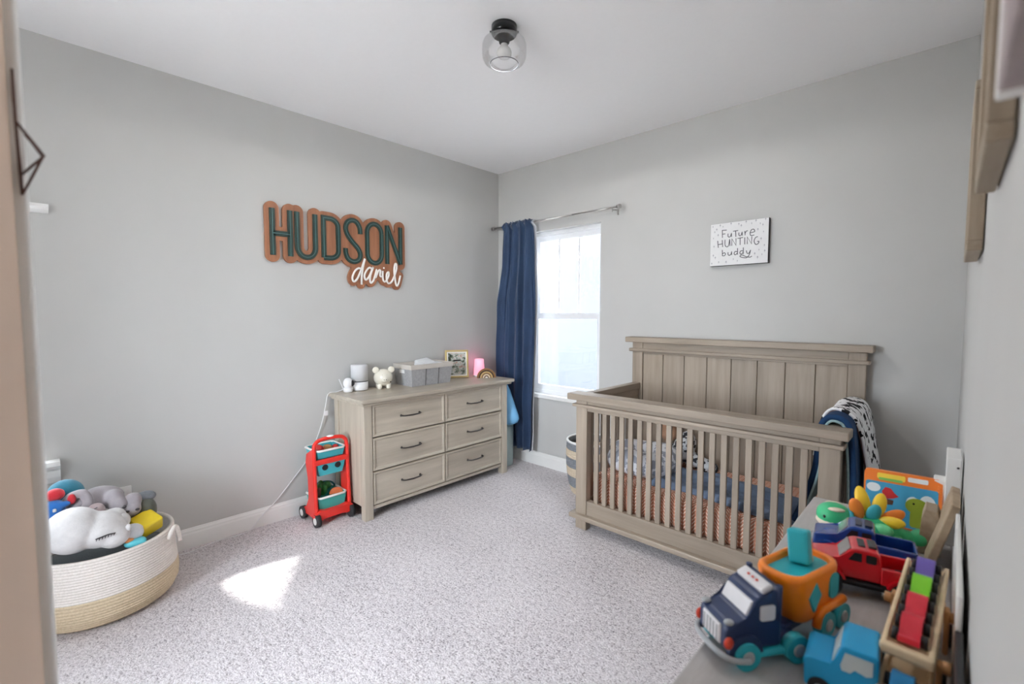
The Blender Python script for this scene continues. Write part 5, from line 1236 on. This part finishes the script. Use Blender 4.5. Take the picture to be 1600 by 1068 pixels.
for xx in (0.09, 0.28):
    for s_ in (-1, 1):
        w_ = kp('wheel', MB().cyl((xx, s_ * 0.036, 0.022), (xx, s_ * 0.047, 0.022), 0.022, n=24), 'tyre_black')
        obj('hub', MB().cyl((xx, s_ * 0.047, 0.022), (xx, s_ * 0.049, 0.022), 0.009, n=14), 'toy_grey', w_)
CCM = Matrix.Translation((3.222, -2.255, ZC)) @ Matrix.Rotation(R(87.5), 4, 'Z')
def mini(label, m_, M, n_w):
    loc = (CCM @ M).translation
    t = thing('toy_car', label, 'toy car', tuple(loc), 0.0, 'little cars on the carrier')
    q = CCM @ M
    prof = [(-0.0385, 0.008), (0.0385, 0.008)] + [(0.0385 - 0.077 * i / 24, 0.022 + 0.0075 * math.sin(i / 24 * math.pi * 2.0 - 0.5) + 0.004 * math.sin(i / 24 * math.pi)) for i in range(25)]
    obj('body', MB().prism(prof, -0.0145, 0.0145, M=q @ MXZ, smooth=False), m_, t, world=True)
    for xx in (-0.021, 0.021):
        for s_ in (-1, 1): obj('wheel', MB().cyl((xx, s_ * 0.0145, 0.0105), (xx, s_ * 0.0235, 0.0105), 0.0105, n=18, M=q), 'tyre_black', t, world=True)
for i, (nm, m_) in enumerate((('nearest red toy car on the upper deck of the wooden carrier', 'car_red'), ('second red toy car on the upper deck, next to the green one', 'car_red'), ('lime green toy car on the upper deck of the carrier', 'car_green'), ('purple toy car at the far end of the upper deck', 'car_purple'))):
    mini(nm, m_, Mu @ TR(0.056 + i * 0.080, 0, 0.003), 0)
mini('blue toy car on the lower deck of the wooden carrier', 'car_blue', TR(-0.050, 0, 0.0605), 0)
# blue cab parked beside
cbx = thing('toy_cab', 'bright blue wooden toy lorry cab with pale painted windows', 'toy truck', (3.142, -2.262, ZC), R(180 + 4))
cprof = [(-0.046, 0.014), (0.058, 0.014), (0.060, 0.062), (0.054, 0.067), (0.018, 0.066), (0.006, 0.104), (0.002, 0.108), (-0.042, 0.108), (-0.046, 0.104)]
cbo = obj('body', MB().prism(cprof, -0.044, 0.044, M=MXZ, bev=0.003, seg=2), 'cab_blue', cbx)
obj('windscreen', MB().box(-0.016, 0.016, -0.034, 0.034, -0.001, 0.0015, M=TR(0.0125, 0, 0.085, 0, R(72.5), 0)), 'window_paint', cbo)
for s_ in (-1, 1):
    Mz = MXZ if s_ < 0 else Matrix.Diagonal((1, -1, 1, 1)) @ MXZ
    obj('side_window', MB().prism([(-0.038, 0.074), (-0.030, 0.070), (-0.014, 0.074), (-0.008, 0.066), (0.004, 0.066), (0.006, 0.074), (0.000, 0.098), (-0.038, 0.098)], 0.0425, 0.0452, M=Mz), 'window_paint', cbo)
    for xx in (0.034, -0.026):
        wheel(cbx, xx, s_ * 0.042, 0.018, 0.012, 'tyre_black', 'toy_grey', s_, 20)

# ------------------------------------------------------------------ things leaning in the corner behind the toys
wood('plank_wood', (190, 172, 146), (150, 128, 102), 'x', scale=10, rough=0.6); wood('plank_wood_z', (190, 174, 152), (148, 130, 108), 'y', scale=16, rough=0.6)
o = obj('wood_block', MB().prism([(-0.024, 0), (0.024, 0), (0.026, 0.100), (0.014, 0.126), (-0.012, 0.128), (-0.018, 0.100)], -0.04, 0.04, M=TR(3.232, -1.49, ZC) @ MXZ, bev=0.002, seg=1), 'plank_wood_z'); tag(o, 'chunky pale wood block standing right of the toy book', 'wood block')
o = obj('white_box', MB().box(3.232, 3.262, -1.345, -1.285, ZC, ZC + 0.170, 0.003), 'trim_white'); tag(o, 'small white box between the toy book and the white plaque', 'box')
wf = thing('white_plaque', 'tall white plaque with a small keyhole leaning in the corner', 'plaque', (3.275, -1.34, ZC))
obj('board', MB().box(3.2585, 3.2915, -1.415, -1.265, ZC, ZC + 0.258, 0.002), 'trim_white', wf, world=True)
obj('keyhole', MB().cyl((3.284, -1.4165, ZC + 0.232), (3.284, -1.4145, ZC + 0.232), 0.003, n=10), 'plastic_black', wf, world=True)
lean = TR(3.232, -1.635, ZC + 0.003, 0, R(14.5), 0)
o = obj('leaning_frame', MB().box(-0.009, 0.009, -0.02, 0.16, 0.004, 0.196, 0.002, M=lean), 'plank_wood'); tag(o, 'brown wooden board leaning diagonally against the right wall', 'board')
o = obj('white_board', MB().box(3.2800, 3.2880, -2.16, -1.70, ZC, ZC + 0.19, 0.002), 'trim_white'); tag(o, 'long thin white board standing along the right wall beside the carrier', 'board')
o = obj('black_frame', MB().box(3.2790, 3.2890, -2.70, -2.18, ZC, ZC + 0.14, 0.002), 'plastic_black'); tag(o, 'thin black frame standing on the cabinet against the right wall', 'frame')
